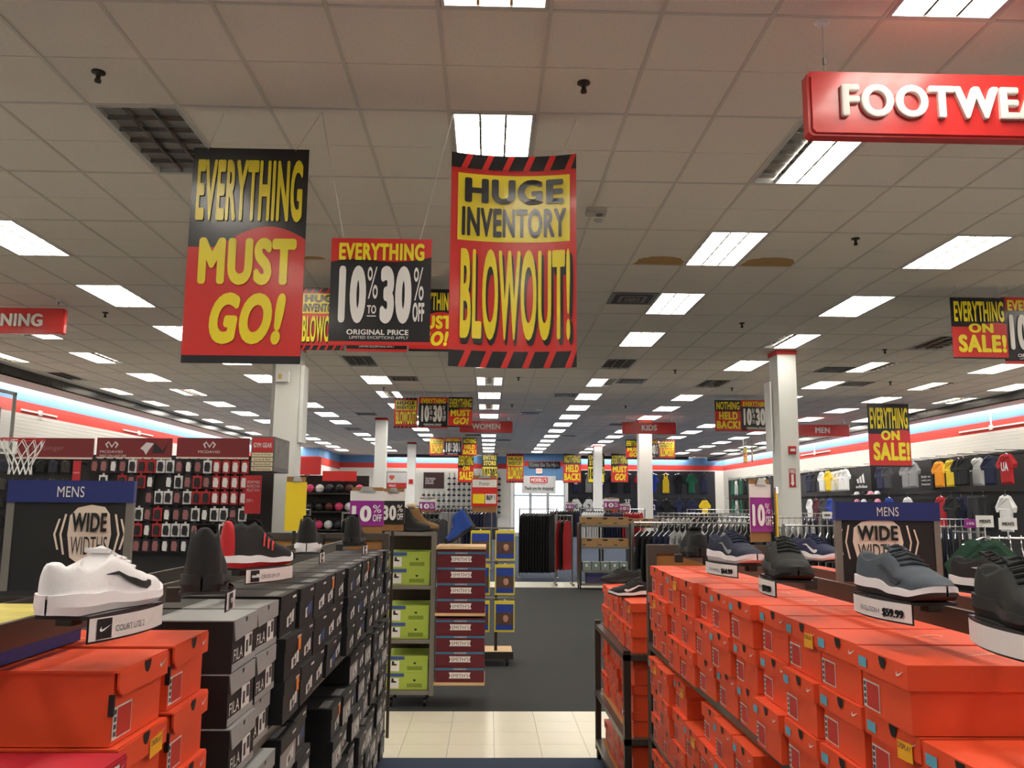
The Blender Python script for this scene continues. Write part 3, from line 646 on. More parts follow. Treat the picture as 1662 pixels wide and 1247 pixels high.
# small cart at the end of the orange shelving
t = thing('box_cart', 'low open metal cart of orange boxes at the shelving end', 'cart', (0, 0, 0))
for x in (.70, 1.33):
    for y in (4.46, 5.62): bx('post', x, x+.035, y, y+.035, .06, .85, m_gond, t)
for z in (.12, .42, .83):
    m = MB(); m.box(.735, 1.33, 4.47, 5.65, z-.02, z-.002, m_board if z < .8 else m_gond)
    m.box(.70, .735, 4.47, 5.65, z-.03, z, m_gedge); m.box(1.33, 1.365, 4.47, 5.65, z-.03, z, m_gedge); m.box(.70, 1.365, 4.46, 4.495, z-.03, z, m_gedge); m.box(.70, 1.365, 5.62, 5.655, z-.03, z, m_gedge); m.build('shelf', t)
def caster(par, x, y, r=.03):
    m = MB(); m.bar((x-.012, y, r), (x+.012, y, r), r, m_black, 10); m.build('caster', par)
for x in (.72, 1.345):
    for y in (4.5, 5.63): caster(t, x, y)
m = MB(); m.bar((.692, 4.475, .55), (.70, 4.475, .55), .014, m_chrome, 8); m.build('lock_knob', t)
for si, (zs, n) in enumerate(((.12, 2), (.42, 3), (.83, 2))):
    for i in range(5):
        if si == 0 and i in (3,): n = 1
        for k in range(n):
            st = (si, i, k) in ((2, 0, 1), (2, 3, 0))
            shoebox('orange_sticker' if st else 'orange', .745+jit(.01), 4.6125+.2235*i, zs+.1265*k, PI, 'orange shoe box %son the %s cart tier, %s of its stack' % ('with yellow sticker ' if st else '', SHN[si], LV[k]), 'orange shoe boxes on the small cart')
# ================================================================ shoes
def ss(a, b, x):
    t = max(0, min(1, (x-a)/(b-a))); return t*t*(3-2*t)
def lerp_tab(tab, u):
    for (a, va), (b, vb) in zip(tab[:-1], tab[1:]):
        if u <= b:
            t = (u-a)/(b-a); t = t*t*(3-2*t); return va+(vb-va)*t
    return tab[-1][1]
HW = [(0, .031), (.15, .036), (.4, .033), (.7, .047), (.85, .044), (1, .036)]
PROF = {'low': [(0, .082), (.08, .088), (.2, .072), (.32, .08), (.42, .1), (.55, .085), (.7, .062), (.85, .05), (1, .036)],
        'high': [(0, .128), (.1, .135), (.22, .124), (.36, .136), (.44, .125), (.56, .09), (.7, .066), (.85, .053), (1, .038)],
        'boot': [(0, .20), (.1, .205), (.25, .2), (.4, .2), (.47, .15), (.58, .1), (.7, .078), (.85, .066), (1, .05)]}
def shoe_fn(kind, L):
    prof = PROF[kind]; op = .45 if kind == 'boot' else .41
    def hw(u):
        w_ = lerp_tab(HW, u)
        if u < .1: w_ *= math.sqrt(max(0, 1-((.1-u)/.1)**2))
        if u > .82: w_ *= math.sqrt(max(0, 1-((u-.82)/.18)**2))
        return w_
    def zt(u): return .034-.012*ss(.2, .7, u)+.010*ss(.8, 1, u)
    def pt(u, v):
        w_ = hw(u); H = lerp_tab(prof, u); b = zt(u)-.006; av = abs(v); sg = 1 if v >= 0 else -1
        a = av*PI/2; y1 = w_*math.sin(a)**.75; z1 = b+(H-b)*max(0, math.cos(a))**.62
        if av > .5: q = (1-av)/.5; y2 = w_*(1-.3*q**1.5); z2 = b+(H-b)*q**.85
        elif av > .34: q = (av-.34)/.16; y2 = w_*(.5+.2*q); z2 = b+.012+(H-b-.012)*q
        else: y2 = w_*.5*av/.34; z2 = b+.012
        c = ss(.05, .11, u)*(1-ss(op-.05, op, u))
        return Vector((u*L, sg*(y1*(1-c)+y2*c), z1*(1-c)+z2*c))
    return hw, zt, pt
def make_shoe(kind='low', L=.295, up=(240, 240, 240), mid=(240, 240, 240), out=None, mark=None, mark_rgb=(20, 20, 20), lace=None, heel=None, toe=None, name=''):
    hw, zt, pt = shoe_fn(kind, L); res = []
    mu = P('shoe_upper_%d_%d_%d' % up, up, .75, noise=.06, scale=160, bump=.06); mm = P('shoe_mid_%d_%d_%d' % mid, mid, .5); mo = P('shoe_out_%d_%d_%d' % (out or mid), out or mid, .6)
    ml = P('shoe_lace_%d_%d_%d' % (lace or up), lace or up, .8)
    nu, nv = 30, 26; m = MB(); us = [.5-.5*math.cos(PI*i/nu) for i in range(nu+1)]
    vs = [pt(u, -1+2*j/nv) for u in us for j in range(nv+1)]
    fs = [(i*(nv+1)+j, i*(nv+1)+j+1, (i+1)*(nv+1)+j+1, (i+1)*(nv+1)+j) for i in range(nu) for j in range(nv)]
    m.add(vs, fs, mu)
    if heel or toe:
        for k, f in enumerate(m.f):
            uc = sum(m.v[a][0] for a in f)/4/L
            if heel and uc < .045: m.m[k] = m.mi(P('shoe_heel_%d_%d_%d' % heel, heel, .6))
            if toe and uc > .9: m.m[k] = m.mi(P('shoe_toe_%d_%d_%d' % toe, toe, .6))
    res.append(('upper', m.mesh('upper', True)))
    s = MB(); rows = []
    for i in range(nu+1):
        u = us[i]; w_ = hw(u)*1.07+.002; t = zt(u)+.002*math.sin(u*20); b = .014*ss(.8, 1, u)+.004*ss(.12, 0, u); mdl = b+(t-b)*.4
        rows.append([(u*L*1.015-.002, -w_*.9, b), (u*L*1.015-.002, -w_*1.03, mdl), (u*L*1.015-.002, -w_, t), (u*L*1.015-.002, w_, t), (u*L*1.015-.002, w_*1.03, mdl), (u*L*1.015-.002, w_*.9, b)])
    v2 = [p for r in rows for p in r]
    for j, mt in ((0, mo), (1, mm), (2, mm), (3, mm), (4, mo), (5, mo)):
        s.add(v2, [(i*6+j, i*6+(j+1) % 6, (i+1)*6+(j+1) % 6, (i+1)*6+j) for i in range(nu)], mt)
    res.append(('sole', s.mesh('sole', True)))
    t = MB(); H0 = lerp_tab(PROF[kind], .4); top = [(.385, H0+.004), (.415, H0+.004), (.48, lerp_tab(PROF[kind], .48)+.001)]
    q = []
    for u, z in top: q += [(u*L, -.02, z), (u*L, .02, z), (u*L+.004, .02, z-.008), (u*L+.004, -.02, z-.008)]
    t.add(q, [(0, 1, 5, 4), (4, 5, 9, 8), (3, 2, 6, 7), (7, 6, 10, 11), (0, 1, 2, 3), (0, 4, 7, 3), (1, 5, 6, 2), (4, 8, 11, 7), (5, 9, 10, 6)], mu); res.append(('tongue', t.mesh('tongue')))
    l = MB()
    for i in range(6):
        u = .44+.042*i; a = pt(u, -.36); b = pt(u+.012, .36); c = pt(u+.006, 0); e = Vector((0, 0, .004)); l.path([a+e, c+e*1.2, b+e], .0032, ml, 5)
    res.append(('laces', l.mesh('laces')))
    if mark:
        for sg in (-1, 1):
            k = MB(); mk = P('mark_%d_%d_%d' % mark_rgb, mark_rgb, .5)
            if mark == 'swoosh':
                lo = [(.735, .76), (.725, .88), (.68, .94), (.61, .93), (.54, .89), (.45, .825), (.34, .735)]; hi = [(.70, .72), (.675, .78), (.64, .81), (.59, .81), (.53, .795), (.45, .765), (.34, .73)]
            else: lo = hi = None
            if lo:
                ps = [pt(u, sg*v)+Vector((0, sg*.0028, .001)) for u, v in lo]+[pt(u, sg*v)+Vector((0, sg*.0028, .001)) for u, v in hi]; n = len(lo)
                k.add(ps, [(i, i+1, n+i+1, n+i) for i in range(n-1)], mk)
            else:
                for q in range(3):
                    u = .46+.055*q; ps = [pt(u+d, sg*v)+Vector((0, sg*.003, .002)) for d, v in ((-.03, .9), (-.008, .9), (.0, .75), (.0+.022, .6), (-.006, .6), (-.022, .75))]
                    k.add(ps, [(0, 1, 2, 5), (5, 2, 3, 4)], mk)
            res.append(('side_mark', k.mesh('side_mark')))
    return res
def shoe(parts, pos, deg, label, group='display shoes on the shelving rails', name='shoe', tilt=0):
    t = thing(name, label, 'boot' if name == 'boot' else 'shoe', pos, math.radians(deg), group)
    t.rotation_euler = (0, -tilt, math.radians(deg))
    for nm, me in parts: obj(nm, me, t, (-.147, 0, 0))
    return t
m_clear = P('acrylic', (60, 60, 62), .15); m_tick = P('ticket', (236, 224, 220), .4)
def holder(pos, deg, label, brand='swoosh', text='', price='', L=.22):
    t = thing('price_holder', label, 'price holder', pos, math.radians(deg), 'shoe display ledges'); m = MB()
    m.box(-L/2, L/2, -.05, .045, -.006, 0, m_clear); m.build('tray', t)
    m = MB(); n = 10; f = lambda x: -.05-.016*(1-(2*x/L)**2)
    vs = [(-L/2+L*i/n, f(-L/2+L*i/n), z) for z in (-.04, -.004) for i in range(n+1)]; m.add(vs, [(i, i+1, n+2+i, n+1+i) for i in range(n)], m_tick)
    vs = [(-L/2+L*i/n, f(-L/2+L*i/n)+.004, z) for z in (-.044, 0) for i in range(n+1)]; m.add(vs, [(i, i+1, n+2+i, n+1+i) for i in range(n)], m_clear); m.build('ticket_strip', t)
    def onstrip(mb): mb.v = [(x, f(x)-.0015+y, z) for x, y, z in mb.v]
    if brand:
        m = MB(); m.flat([(-L*.44, -.038), (-L*.3, -.038), (-L*.3, -.006), (-L*.44, -.006)], 0, m_bcard); onstrip(m); m.build('brand_square', t)
        m = MB()
        if brand == 'swoosh': m.flat([(-L*.42+.024*a, -.026+.024*b) for a, b in SWOOSH], 0, m_white)
        else: put_text(m, brand, -L*.43, -L*.31, -.026, -.016, 0, m_white)
        m.v = [(x, f(x)-.0025+y, z) for x, y, z in m.v]; m.build('brand_mark', t)
    if text: m = MB(); put_text(m, text, -L*.26, L*.1, -.03, -.02, 0, m_labg, bold=0); onstrip(m); m.build('lettering', t)
    if price: m = MB(); put_text(m, price, L*.16, L*.42, -.035, -.017, 0, m_bcard, bold=.013); onstrip(m); m.build('price', t)
    m = MB(); m.box(-.015, .015, .045, .075, -.03, 0, m_gond); m.build('clip', t)
    return t
ZR = 1.40
def P0(px, py, z=ZR): return onz(px, py, z)
S_white = make_shoe('low', up=(238, 234, 234), mid=(240, 232, 232), mark='swoosh', mark_rgb=(18, 18, 20))
S_blackhi = make_shoe('high', up=(20, 20, 21), mid=(22, 22, 23))
S_bred = make_shoe('high', up=(26, 25, 27), mid=(232, 230, 230), out=(190, 30, 34), mark='stripes', mark_rgb=(222, 60, 50), heel=(196, 34, 40), toe=(200, 36, 38))
S_bwht = make_shoe('high', up=(22, 22, 23), mid=(230, 230, 230))
S_navy = make_shoe('low', up=(30, 36, 58), mid=(238, 226, 226), mark='swoosh', mark_rgb=(150, 152, 148))
S_black = make_shoe('low', up=(24, 27, 27), mid=(26, 28, 28))
S_grey = make_shoe('low', up=(70, 77, 86), mid=(232, 222, 222), out=(60, 50, 50), mark='swoosh', mark_rgb=(46, 50, 58), lace=(50, 54, 60))
S_navyw = make_shoe('low', up=(30, 38, 72), mid=(240, 236, 236), mark='swoosh', mark_rgb=(236, 236, 236))
S_bstripe = make_shoe('low', up=(22, 22, 23), mid=(226, 226, 226), out=(24, 24, 24), mark='swoosh', mark_rgb=(230, 230, 230))
S_pink = make_shoe('low', up=(232, 226, 220), mid=(236, 236, 230), heel=(240, 214, 40), toe=(214, 40, 130))
for parts, px, py, deg, lab, hl in (
    (S_white, 166, 986, 81, 'white tennis shoe with a black swoosh on the rail', ('swoosh', 'COURT LITE 2', '')),
    (S_blackhi, 331, 952, 106, 'all black high top shown heel first', ('FILA', 'FULCRUM 3 MID', '')),
    (S_bred, 416, 918, 68, 'black basketball shoe with red stripes and white sole', ('adi', 'CROSS EM UP', '')),
    (S_bwht, 499, 894, 100, 'black high top with a white sole shown heel first', ('adi', '', '')),
    (S_blackhi, 573, 883, 96, 'black high top next to the purple clipboard sign', ('adi', '', '')),
    (S_navy, 1192, 912, -78, 'navy running shoe with white sole and grey swoosh', ('', 'RUNNING', '$64.99')),
    (S_black, 1127, 900, 84, 'black running shoe behind the navy one by the end board', ('', '', '$64.99')),
    (S_black, 1276, 936, -98, 'dark green black running shoe beside the navy shoe', ('', 'RUN', '$89.99')),
    (S_grey, 1466, 968, -85, 'grey running shoe with white sole above the orange boxes', ('', 'REVOLUTION 4', '$59.99')),
    (S_black, 1668, 1012, -100, 'black shoe cut by the frame edge at the nearest rail end', ('', '', ''))):
    p = P0(px, py); shoe(parts, p, deg, lab)
    holder(p-Vector((0, 0, .001)), deg, 'price ledge under the '+' '.join(lab.split()[:4]), *hl)
for parts, px, py, deg, lab in ((S_blackhi, 372, 880, 108, 'black high top on the far rail behind the red striped shoe'), (S_blackhi, 414, 880, 104, 'second black high top behind the red striped shoe'),
                                (S_navyw, 1325, 908, -74, 'navy shoe with white swoosh beside the wide widths sign'), (S_bstripe, 1618, 962, -80, 'black shoe with a white sole on the far rail'), (S_pink, 1446, 934, 165, 'white shoe with pink toe behind the grey running shoe')):
    p = onz(px, py, 1.368); shoe(parts, p, deg, lab)
    m = MB(); m.box(-.12, .12, -.045, .045, -.006, -.0005, m_clear); tag(m.build('display_ledge', None, loc=p), 'plain dark ledge on the far rail under the '+' '.join(lab.split()[:3]), 'ledge', 'plain display ledges').rotation_euler[2] = math.radians(deg)
for px, py, deg, S, lab in ((1008, 946, 200, S_black, 'black running shoe lying on the small cart boxes'), (1030, 968, 185, S_bstripe, 'black shoe with white sole stripe on the small cart boxes')):
    shoe(S, onz(px, py, .83+.1265*2+.001), deg, lab)
# flat display carton between the left rails
a = onz(40, 1003, 1.34); t = thing('waterproof_carton', 'flat yellow and blue waterproof carton between the rails', 'carton', (-.93, 1.62, 1.3008))
bx('body', -.1, .1, -.2, .2, 0, .07, P('carton_blue', (40, 60, 130), .5), t); bx('top_print', -.098, .098, -.198, .198, .0705, .072, P('carton_yellow', (196, 182, 90), .5, noise=.5, scale=14), t)
m = MB(); put_text(m, 'PROOF', -.08, .085, .02, .05, -.2015, P('pale_blue', (150, 170, 220), .5)); m.build('lettering', t)
# ================================================================ WIDE WIDTHS signs
m_navy = P('sign_navy', (30, 44, 110), .4); m_cream = P('badge_cream', (232, 214, 196), .5); m_grey = P('frame_grey', (120, 116, 108), .4)
def wide_sign(pos, rz, label, w=.31, h=.236, cx=-.03, cz=.117, sx_=1.15, sz_=.84):
    t = thing('fitting_sign', label, 'sign', pos, rz)
    m = MB(); m.box(-w/2+.01, w/2-.01, -.006, .006, .0, h-.05, m_bcard); m.build('panel', t); bx('header', -w/2, w/2, -.012, .012, h-.055, h, m_navy, t)
    m = MB(); put_text(m, 'MENS', -.032, .032, h-.042, h-.015, -.014, m_lab, bold=.012); m.build('lettering', t)
    for x in (-w/2, w/2-.018): bx('post', x, x+.018, -.009, .009, .0, h-.055, m_grey, t)
    m = MB(); m.flat([(cx+dx*sx_, cz+dz*sz_) for dx, dz in ((-.062, .05), (-.04, .072), (0, .08), (.04, .074), (.056, .055), (.064, 0), (.054, -.062), (.03, -.082), (-.02, -.084), (-.055, -.062), (-.066, 0))], -.0085, m_cream); m.build('badge', t)
    m = MB(); put_text(m, 'WIDE', cx-.054*sx_, cx+.05*sx_, cz+.006*sz_, cz+.058*sz_, -.0105, m_bcard, bold=.03); m.build('lettering', t)
    m = MB(); put_text(m, 'WIDTHS', cx-.054*sx_, cx+.054*sx_, cz-.055*sz_, cz-.006*sz_, -.0105, m_bcard, bold=.0); m.build('lettering', t)
    for sx in (-1, 1):
        for k in (0, 1):
            m = MB(); x = cx+sx*(.078+.018*k)*sx_; hh = .05-.012*k
            m.flat([(x-sx*.006, cz+hh), (x+sx*.004, cz), (x-sx*.006, cz-hh), (x-sx*.001, cz-hh), (x+sx*.009, cz), (x-sx*.001, cz+hh)], -.0085, m_cream); m.build('chevron', t)
    return t
a = at(134, 865, 2.2); wide_sign((-1.05, 2.2, 1.362), .12, 'black wide widths sign with navy mens header behind the white shoe', .30, .272, .05, .138, .8, .92)
wide_sign((1.2, 2.56, 1.362), -.06, 'black wide widths sign with navy mens header behind the grey shoe')
# ================================================================ clipboards and price cards
m_clip = P('clipboard_brown', (150, 108, 62), .6, noise=.1, scale=12); m_pur = P('card_purple', (150, 34, 142), .5); m_paper = P('paper', (232, 230, 226), .6); m_ypad = P('yellow_pad', (244, 214, 40), .6)
def clipboard(px0, py0, px1, py1, Y, label, kind='10', rz=0, foot=None):
    a = at((px0+px1)/2, py1, Y); h = at(px0, py0, Y).z-a.z; w = (at(px1, py0, Y).x-at(px0, py0, Y).x)/max(.3, math.cos(rz)); t = thing('clipboard', label, 'clipboard', a, rz, 'clipboards with price cards')
    bx('board', -w*.46, w*.46, 0, .006, 0, h, m_clip, t)
    m = MB(); m.prism([(-w*.25, h-.03), (w*.25, h-.03), (w*.12, h+.005), (-w*.12, h+.005)], 'y', -.014, -.002, m_chrome); m.build('clip', t)
    z0, z1 = h*.16, h*.92
    if kind == 'pad':
        bx('paper', -w*.5, w*.5, -.006, -.001, .0, h*.9, m_ypad, t)
    elif kind == 'form':
        bx('paper', -w/2, w/2, -.006, -.001, z0, z1, m_sred, t); bx('paper_head', -w*.47, w*.47, -.008, -.006, h*.68, h*.89, m_paper, t); bx('price_patch', -w*.45, 0, -.008, -.006, h*.24, h*.5, m_syel, t); bx('price_patch', w*.03, w*.45, -.008, -.006, h*.24, h*.5, m_paper, t)
        m = MB(); put_text(m, 'Premier', -w*.2, w*.2, h*.73, h*.83, -.009, m_labg, bold=0); m.build('lettering', t); m = MB(); put_text(m, 'BUY 1', w*.08, w*.4, h*.34, h*.47, -.009, m_bcard); m.build('lettering', t)
    else:
        bx('paper', -w/2, w/2, -.004, -.001, z0, z1, m_paper, t); bg_ = m_pur if kind == '10' else m_bcard
        bx('colour_block', -w/2, w/2, -.006, -.004, z0, z0+(z1-z0)*.72, bg_, t)
        m = MB(); put_text(m, kind, -w*.44, w*.14, z0+.12*(z1-z0), z0+.58*(z1-z0), -.0075, m_white, bold=.045); m.build('lettering', t)
        m = MB(); put_text(m, '%', w*.18, w*.42, z0+.38*(z1-z0), z0+.6*(z1-z0), -.0075, m_white, bold=.01); m.build('lettering', t); m = MB(); put_text(m, 'OFF', w*.18, w*.44, z0+.13*(z1-z0), z0+.33*(z1-z0), -.0075, m_white, bold=.02); m.build('lettering', t)
    if foot is not None: bx('foot', -.01, .01, .006, .016, foot-a.z, h*.5, m_gond, t)
    return t
clipboard(567, 791, 622, 866, 5.74, 'brown clipboard with purple 10 percent card above the cork end board', foot=1.385)
clipboard(618, 793, 656, 862, 6.1, 'clipboard with a black 30 percent card behind the purple one', '30', foot=.0)
clipboard(463, 774, 493, 862, 5.3, 'clipboard with a long yellow pad by the white column', 'pad', rz=.5, foot=1.3)
clipboard(1214, 778, 1257, 880, 4.35, 'turned clipboard with purple 10 percent card above the orange boxes', rz=.55, foot=1.385)
clipboard(1256, 792, 1268, 880, 4.42, 'yellow pad standing edge on beside the turned clipboard', 'pad', rz=1.2, foot=1.385)
# ================================================================ boot rack, sock rack, kraft box shelf
def boxunit(name, label, cat='rack'): return thing(name, label, cat, (0, 0, 0))
m_wood = P('pale_wood', (206, 170, 122), .6, noise=.1, scale=8)
t = boxunit('boot_rack', 'wheeled metal rack of lime and maroon boot boxes in the aisle')
x0, x1, x2, yb0, yb1 = -.80, -.43, -.03, 6.98, 7.42
bx('post', x1-.02, x1+.02, yb0, yb0+.05, .09, 1.36, m_grey, t); bx('post', x0-.03, x0, yb0, yb0+.05, .09, 1.36, m_grey, t); bx('back_panel', x0, x1, yb1, yb1+.02, .1, 1.34, m_gond, t)
for z in (.13, .52, .94, 1.36):
    m = MB(); m.box(x0, x1-.02, yb0, yb1, z-.02, z-.002, m_gond); m.box(x0, x1-.02, yb0-.005, yb0+.008, z-.03, z, m_grey); m.build('shelf', t)
for z in (.20, .73, 1.25): bx('wood_ledge', x1+.02, x2+.02, yb0-.04, yb1, z-.022, z-.001, m_wood, t)
for x in (x0+.05, x1-.05): caster(t, x, yb0+.05, .035); caster(t, x, yb1-.05, .035)
for z in (.13, .52, .94):
    n = 2
    for k in range(n):
        shoebox('green', x0+.175, yb0+.03, z+.131*k, -PI/2, 'lime green boot box, %s of its pair on the wheeled rack' % LV[k], 'lime boot boxes on the wheeled rack', 'boot_box')
for z in (.20, .73):
    for k in range(4): shoebox('maroon', x1+.224, yb0-.03, z+.1225*k, -PI/2, 'maroon boot box with teal band, %s on the %s wood ledge' % (LV[k] if k < 3 else 'topmost', 'lower' if z < .5 else 'upper'), 'maroon boot boxes on the wood ledges', 'boot_box')
S_bootblk = make_shoe('boot', L=.32, up=(28, 27, 26), mid=(24, 24, 24)); S_boottan = make_shoe('boot', L=.30, up=(140, 104, 62), mid=(60, 48, 34), lace=(90, 70, 40)); S_bootblu = make_shoe('boot', L=.28, up=(32, 74, 160), mid=(24, 26, 30), heel=(26, 28, 32), toe=(26, 28, 32))
shoe(S_bootblk, (-.64, 7.12, 1.361), -12, 'black winter boot on top of the wheeled boot rack', 'display boots on the wheeled rack', 'boot')
shoe(S_boottan, (-.56, 7.3, 1.361), 20, 'tan fleece lined boot behind the black winter boot', 'display boots on the wheeled rack', 'boot')
shoe(S_bootblu, (-.22, 7.1, 1.318), 180, 'blue and black snow boot on the top wood ledge', 'display boots on the wheeled rack', 'boot', tilt=-.55)
m = MB(); m.lathe([(.026, .0), (.04, .012), (.042, .03), (.03, .04), (.022, .03)], P('fleece', (228, 210, 170), .95, noise=.2, scale=60), 12)
bpy.data.objects['boot.001'] and obj('fleece_cuff', m.mesh('fleece_cuff', True), bpy.data.objects['boot.001'], (-.085, 0, .19))
# sock packs on a wheeled peg stand
t = boxunit('pack_stand', 'wheeled stand hung with yellow and blue packs'); YS = 8.85; xs = -.12
bx('post', xs+.2, xs+.23, YS, YS+.03, .12, 1.34, m_gond, t); bx('base', xs-.05, xs+.38, YS-.12, YS+.3, .1, .13, m_wood, t); bx('base_frame', xs-.06, xs+.39, YS-.13, YS-.12, .07, .14, m_gond, t)
for x in (xs, xs+.33): caster(t, x, YS-.08, .035); caster(t, x, YS+.25, .035)
for z in (.64, 1.0, 1.34): bx('hook_bar', xs-.05, xs+.4, YS-.01, YS+.01, z, z+.015, m_steel, t)
m_pky = P('pack_yellow', (240, 220, 60), .4); m_pkb = P('pack_blue', (44, 74, 166), .4); m_pkp = P('pack_photo', (92, 70, 62), .5, noise=.6, scale=14)
pk = MB(); pk.box(-.1, .1, 0, .02, 0, .3, m_pky); pb = MB(); pb.box(-.088, .088, -.004, -.0005, .02, .27, m_pkb); pp = MB(); pp.box(-.085, .085, -.007, -.0045, .07, .19, m_pkp); ph = MB(); ph.lathe([(.001, .03), (.02, .024), (.028, 0), (.02, -.03), (.001, -.04)], P('pack_face', (206, 150, 120), .6), 8, (.01, 0, .135)); ph.v = [(x, y*.15-.009, z) for x, y, z in ph.v]
pms = [q.mesh(n) for q, n in ((pk, 'card'), (pb, 'blue_print'), (pp, 'photo_print'), (ph, 'portrait_print'))]
for z in (.33, .69, 1.03):
    for c in range(2):
        for d in range(2):
            q = thing('sock_pack', 'yellow and blue hanging pack, %s row, %s of two deep' % ({.33: 'lowest', .69: 'middle', 1.03: 'top'}[z], ('front', 'back')[d]), 'package', (xs+.05+c*.25, YS-.09+d*.035, z-.004), 0, 'yellow and blue packs on the stand')
            for me in pms: obj(me.name.split('.')[0], me, q)
            m = MB(); m.bar((0, .01, .3), (0, .01, .312), .008, m_white, 6); m.build('hang_tab', q)
clipboard(765, 772, 807, 832, 9.3, 'clipboard with a red and yellow price form above the packs', 'form', foot=0)
# dark metal kraft box shelf
t = boxunit('shelf_unit', 'wheeled dark shelf of kraft boxes past the far floor strip'); xk, YK = 1.80, 16.5
for x in (xk-.04, xk+.92): bx('post', x, x+.04, YK, YK+.45, .08, 1.25, m_gond, t); caster(t, x+.02, YK+.05, .04); caster(t, x+.02, YK+.4, .04)
for z in (.12, .37, .81, 1.22): m = MB(); m.box(xk, xk+.92, YK, YK+.45, z-.02, z-.002, m_gond); m.box(xk, xk+.92, YK-.01, YK, z-.04, z, m_grey); m.build('shelf', t)
for z, sh in ((.81, 'second'), (1.22, 'top')):
    for i in range(3): shoebox('kraft', xk+.155+.305*i, YK+.03, z, -PI/2, 'kraft cardboard box on the %s shelf of the far wheeled unit' % sh, 'kraft boxes on the far wheeled unit', 'kraft_box')
m_gbox = P('clear_box', (128, 142, 136), .3)
for i in range(5):
    q = thing('goggle_box', 'small grey clear box in the row below the kraft boxes', 'box', (xk+.1+.18*i, YK+.03, .37), 0, 'small grey boxes on the far wheeled unit'); bx('body', -.08, .08, 0, .2, 0, .15, m_gbox, q); bx('print', -.02, .02, -.003, 0, .06, .11, m_lab, q)
q = thing('tee_carton', 'dark printed carton on the lowest shelf of the far unit', 'carton', (xk+.46, YK+.03, .12)); bx('body', -.36, .36, 0, .3, 0, .18, P('carton_print', (70, 60, 90), .5, noise=.7, scale=12), q); bx('strip', -.36, .36, -.003, 0, .12, .16, m_navy, q)
# long row of kraft boxes on a low table beyond
t = thing('display_table', 'dark low table carrying white and kraft cartons', 'table', (0, 0, 0)); bx('top', 2.45, 4.7, 18.6, 19.2, 1.12, 1.16, m_gond, t)
for x in (2.47, 4.64):
    for y in (18.62, 19.14): bx('leg', x, x+.04, y, y+.04, 0, 1.12, m_gond, t)
for i in range(5): shoebox('kraft', 3.1+.33*i, 18.65, 1.161, -PI/2, 'kraft cardboard box in a row on the low dark table', 'kraft boxes on the low table', 'kraft_box')
# ================================================================ garments
def tee_outline(w, h, sl=.16, neck=.09):
    a = w/2
    return [(-a*.92, 0), (a*.92, 0), (a*.95, h*.62), (a+sl*.72, h*.52), (a+sl, h*.66), (a*.82, h*.95), (neck, h), (neck*.5, h*.965), (-neck*.5, h*.965), (-neck, h), (-a*.82, h*.95), (-a-sl, h*.66), (-a-sl*.72, h*.52), (-a*.95, h*.62)]
def slab_outline(w, h): a = w/2; return [(-a, 0), (-a*.3, .015), (a*.4, 0), (a, .01), (a*1.02, h*.7), (a*.7, h*.96), (a*.2, h), (-a*.2, h), (-a*.7, h*.96), (-a*1.02, h*.7)]
def tank_outline(w, h): a = w/2; return [(-a, 0), (a, 0), (a*.96, h*.62), (a*.6, h*.75), (a*.58, h), (a*.36, h), (a*.22, h*.82), (-a*.22, h*.82), (-a*.36, h), (-a*.58, h), (-a*.6, h*.75), (-a*.96, h*.62)]
def pants_outline(w, h): a = w/2; return [(-a, 0), (-a*.15, 0), (0, h*.7), (a*.15, 0), (a, 0), (a*.9, h), (-a*.9, h)]
_GM = {}
def garment_mesh(kind, rgb, w, h, th=.06):
    if kind == 'slab': th = .034
    key = (kind, rgb, w, h)
    if key in _GM: return _GM[key]
    o = {'tee': tee_outline, 'slab': slab_outline, 'tank': tank_outline, 'pants': pants_outline}[kind](w, h); m = MB(); mt = P('cloth_%d_%d_%d' % rgb, rgb, .85, noise=.12, scale=30, bump=.3)
    n = len(o); cx = 0; cz = h*.5; inn = [(cx+(x-cx)*.72, cz+(z-cz)*.86) for x, z in o]
    vs = [(x, 0, z) for x, z in o]+[(x, -th/2-th*.2*math.sin(i*2.1), z) for i, (x, z) in enumerate(inn)]+[(x, th/2, z) for x, z in inn]
    fs = [(i, (i+1) % n, n+(i+1) % n, n+i) for i in range(n)]+[(i, 2*n+i, 2*n+(i+1) % n, (i+1) % n) for i in range(n)]+[tuple(range(n, 2*n)), tuple(range(3*n-1, 2*n-1, -1))]
    m.add(vs, fs, mt); _GM[key] = m.mesh('cloth'); return _GM[key]
hgm = MB(); hgm.path([(-.2, 0, -.05), (0, 0, .01), (.2, 0, -.05)], .006, m_chrome, 4); hgm.path([(0, 0, .01), (0, 0, .05), (.021, 0, .07), (.021, 0, .1), (0, 0, .117), (-.02, 0, .1)], .0035, m_chrome, 4); hg_me = hgm.mesh('hanger')
def garment(kind, rgb, pos, rz, label, group, w=.5, h=.72, hanger=True, text=None, trgb=None, name='shirt', cat='shirt'):
    t = thing(name, label, cat, pos, rz, group); obj('cloth', garment_mesh(kind, rgb, w, h), t)
    if hanger: obj('hanger', hg_me, t, (0, 0, h-.005))
    if text:
        m = MB(); put_text(m, text, -w*.25, w*.25, h*.42, h*.72, -.05, P('print_%d_%d_%d' % trgb, trgb, .6), bold=.03); m.build('print', t)
    return t
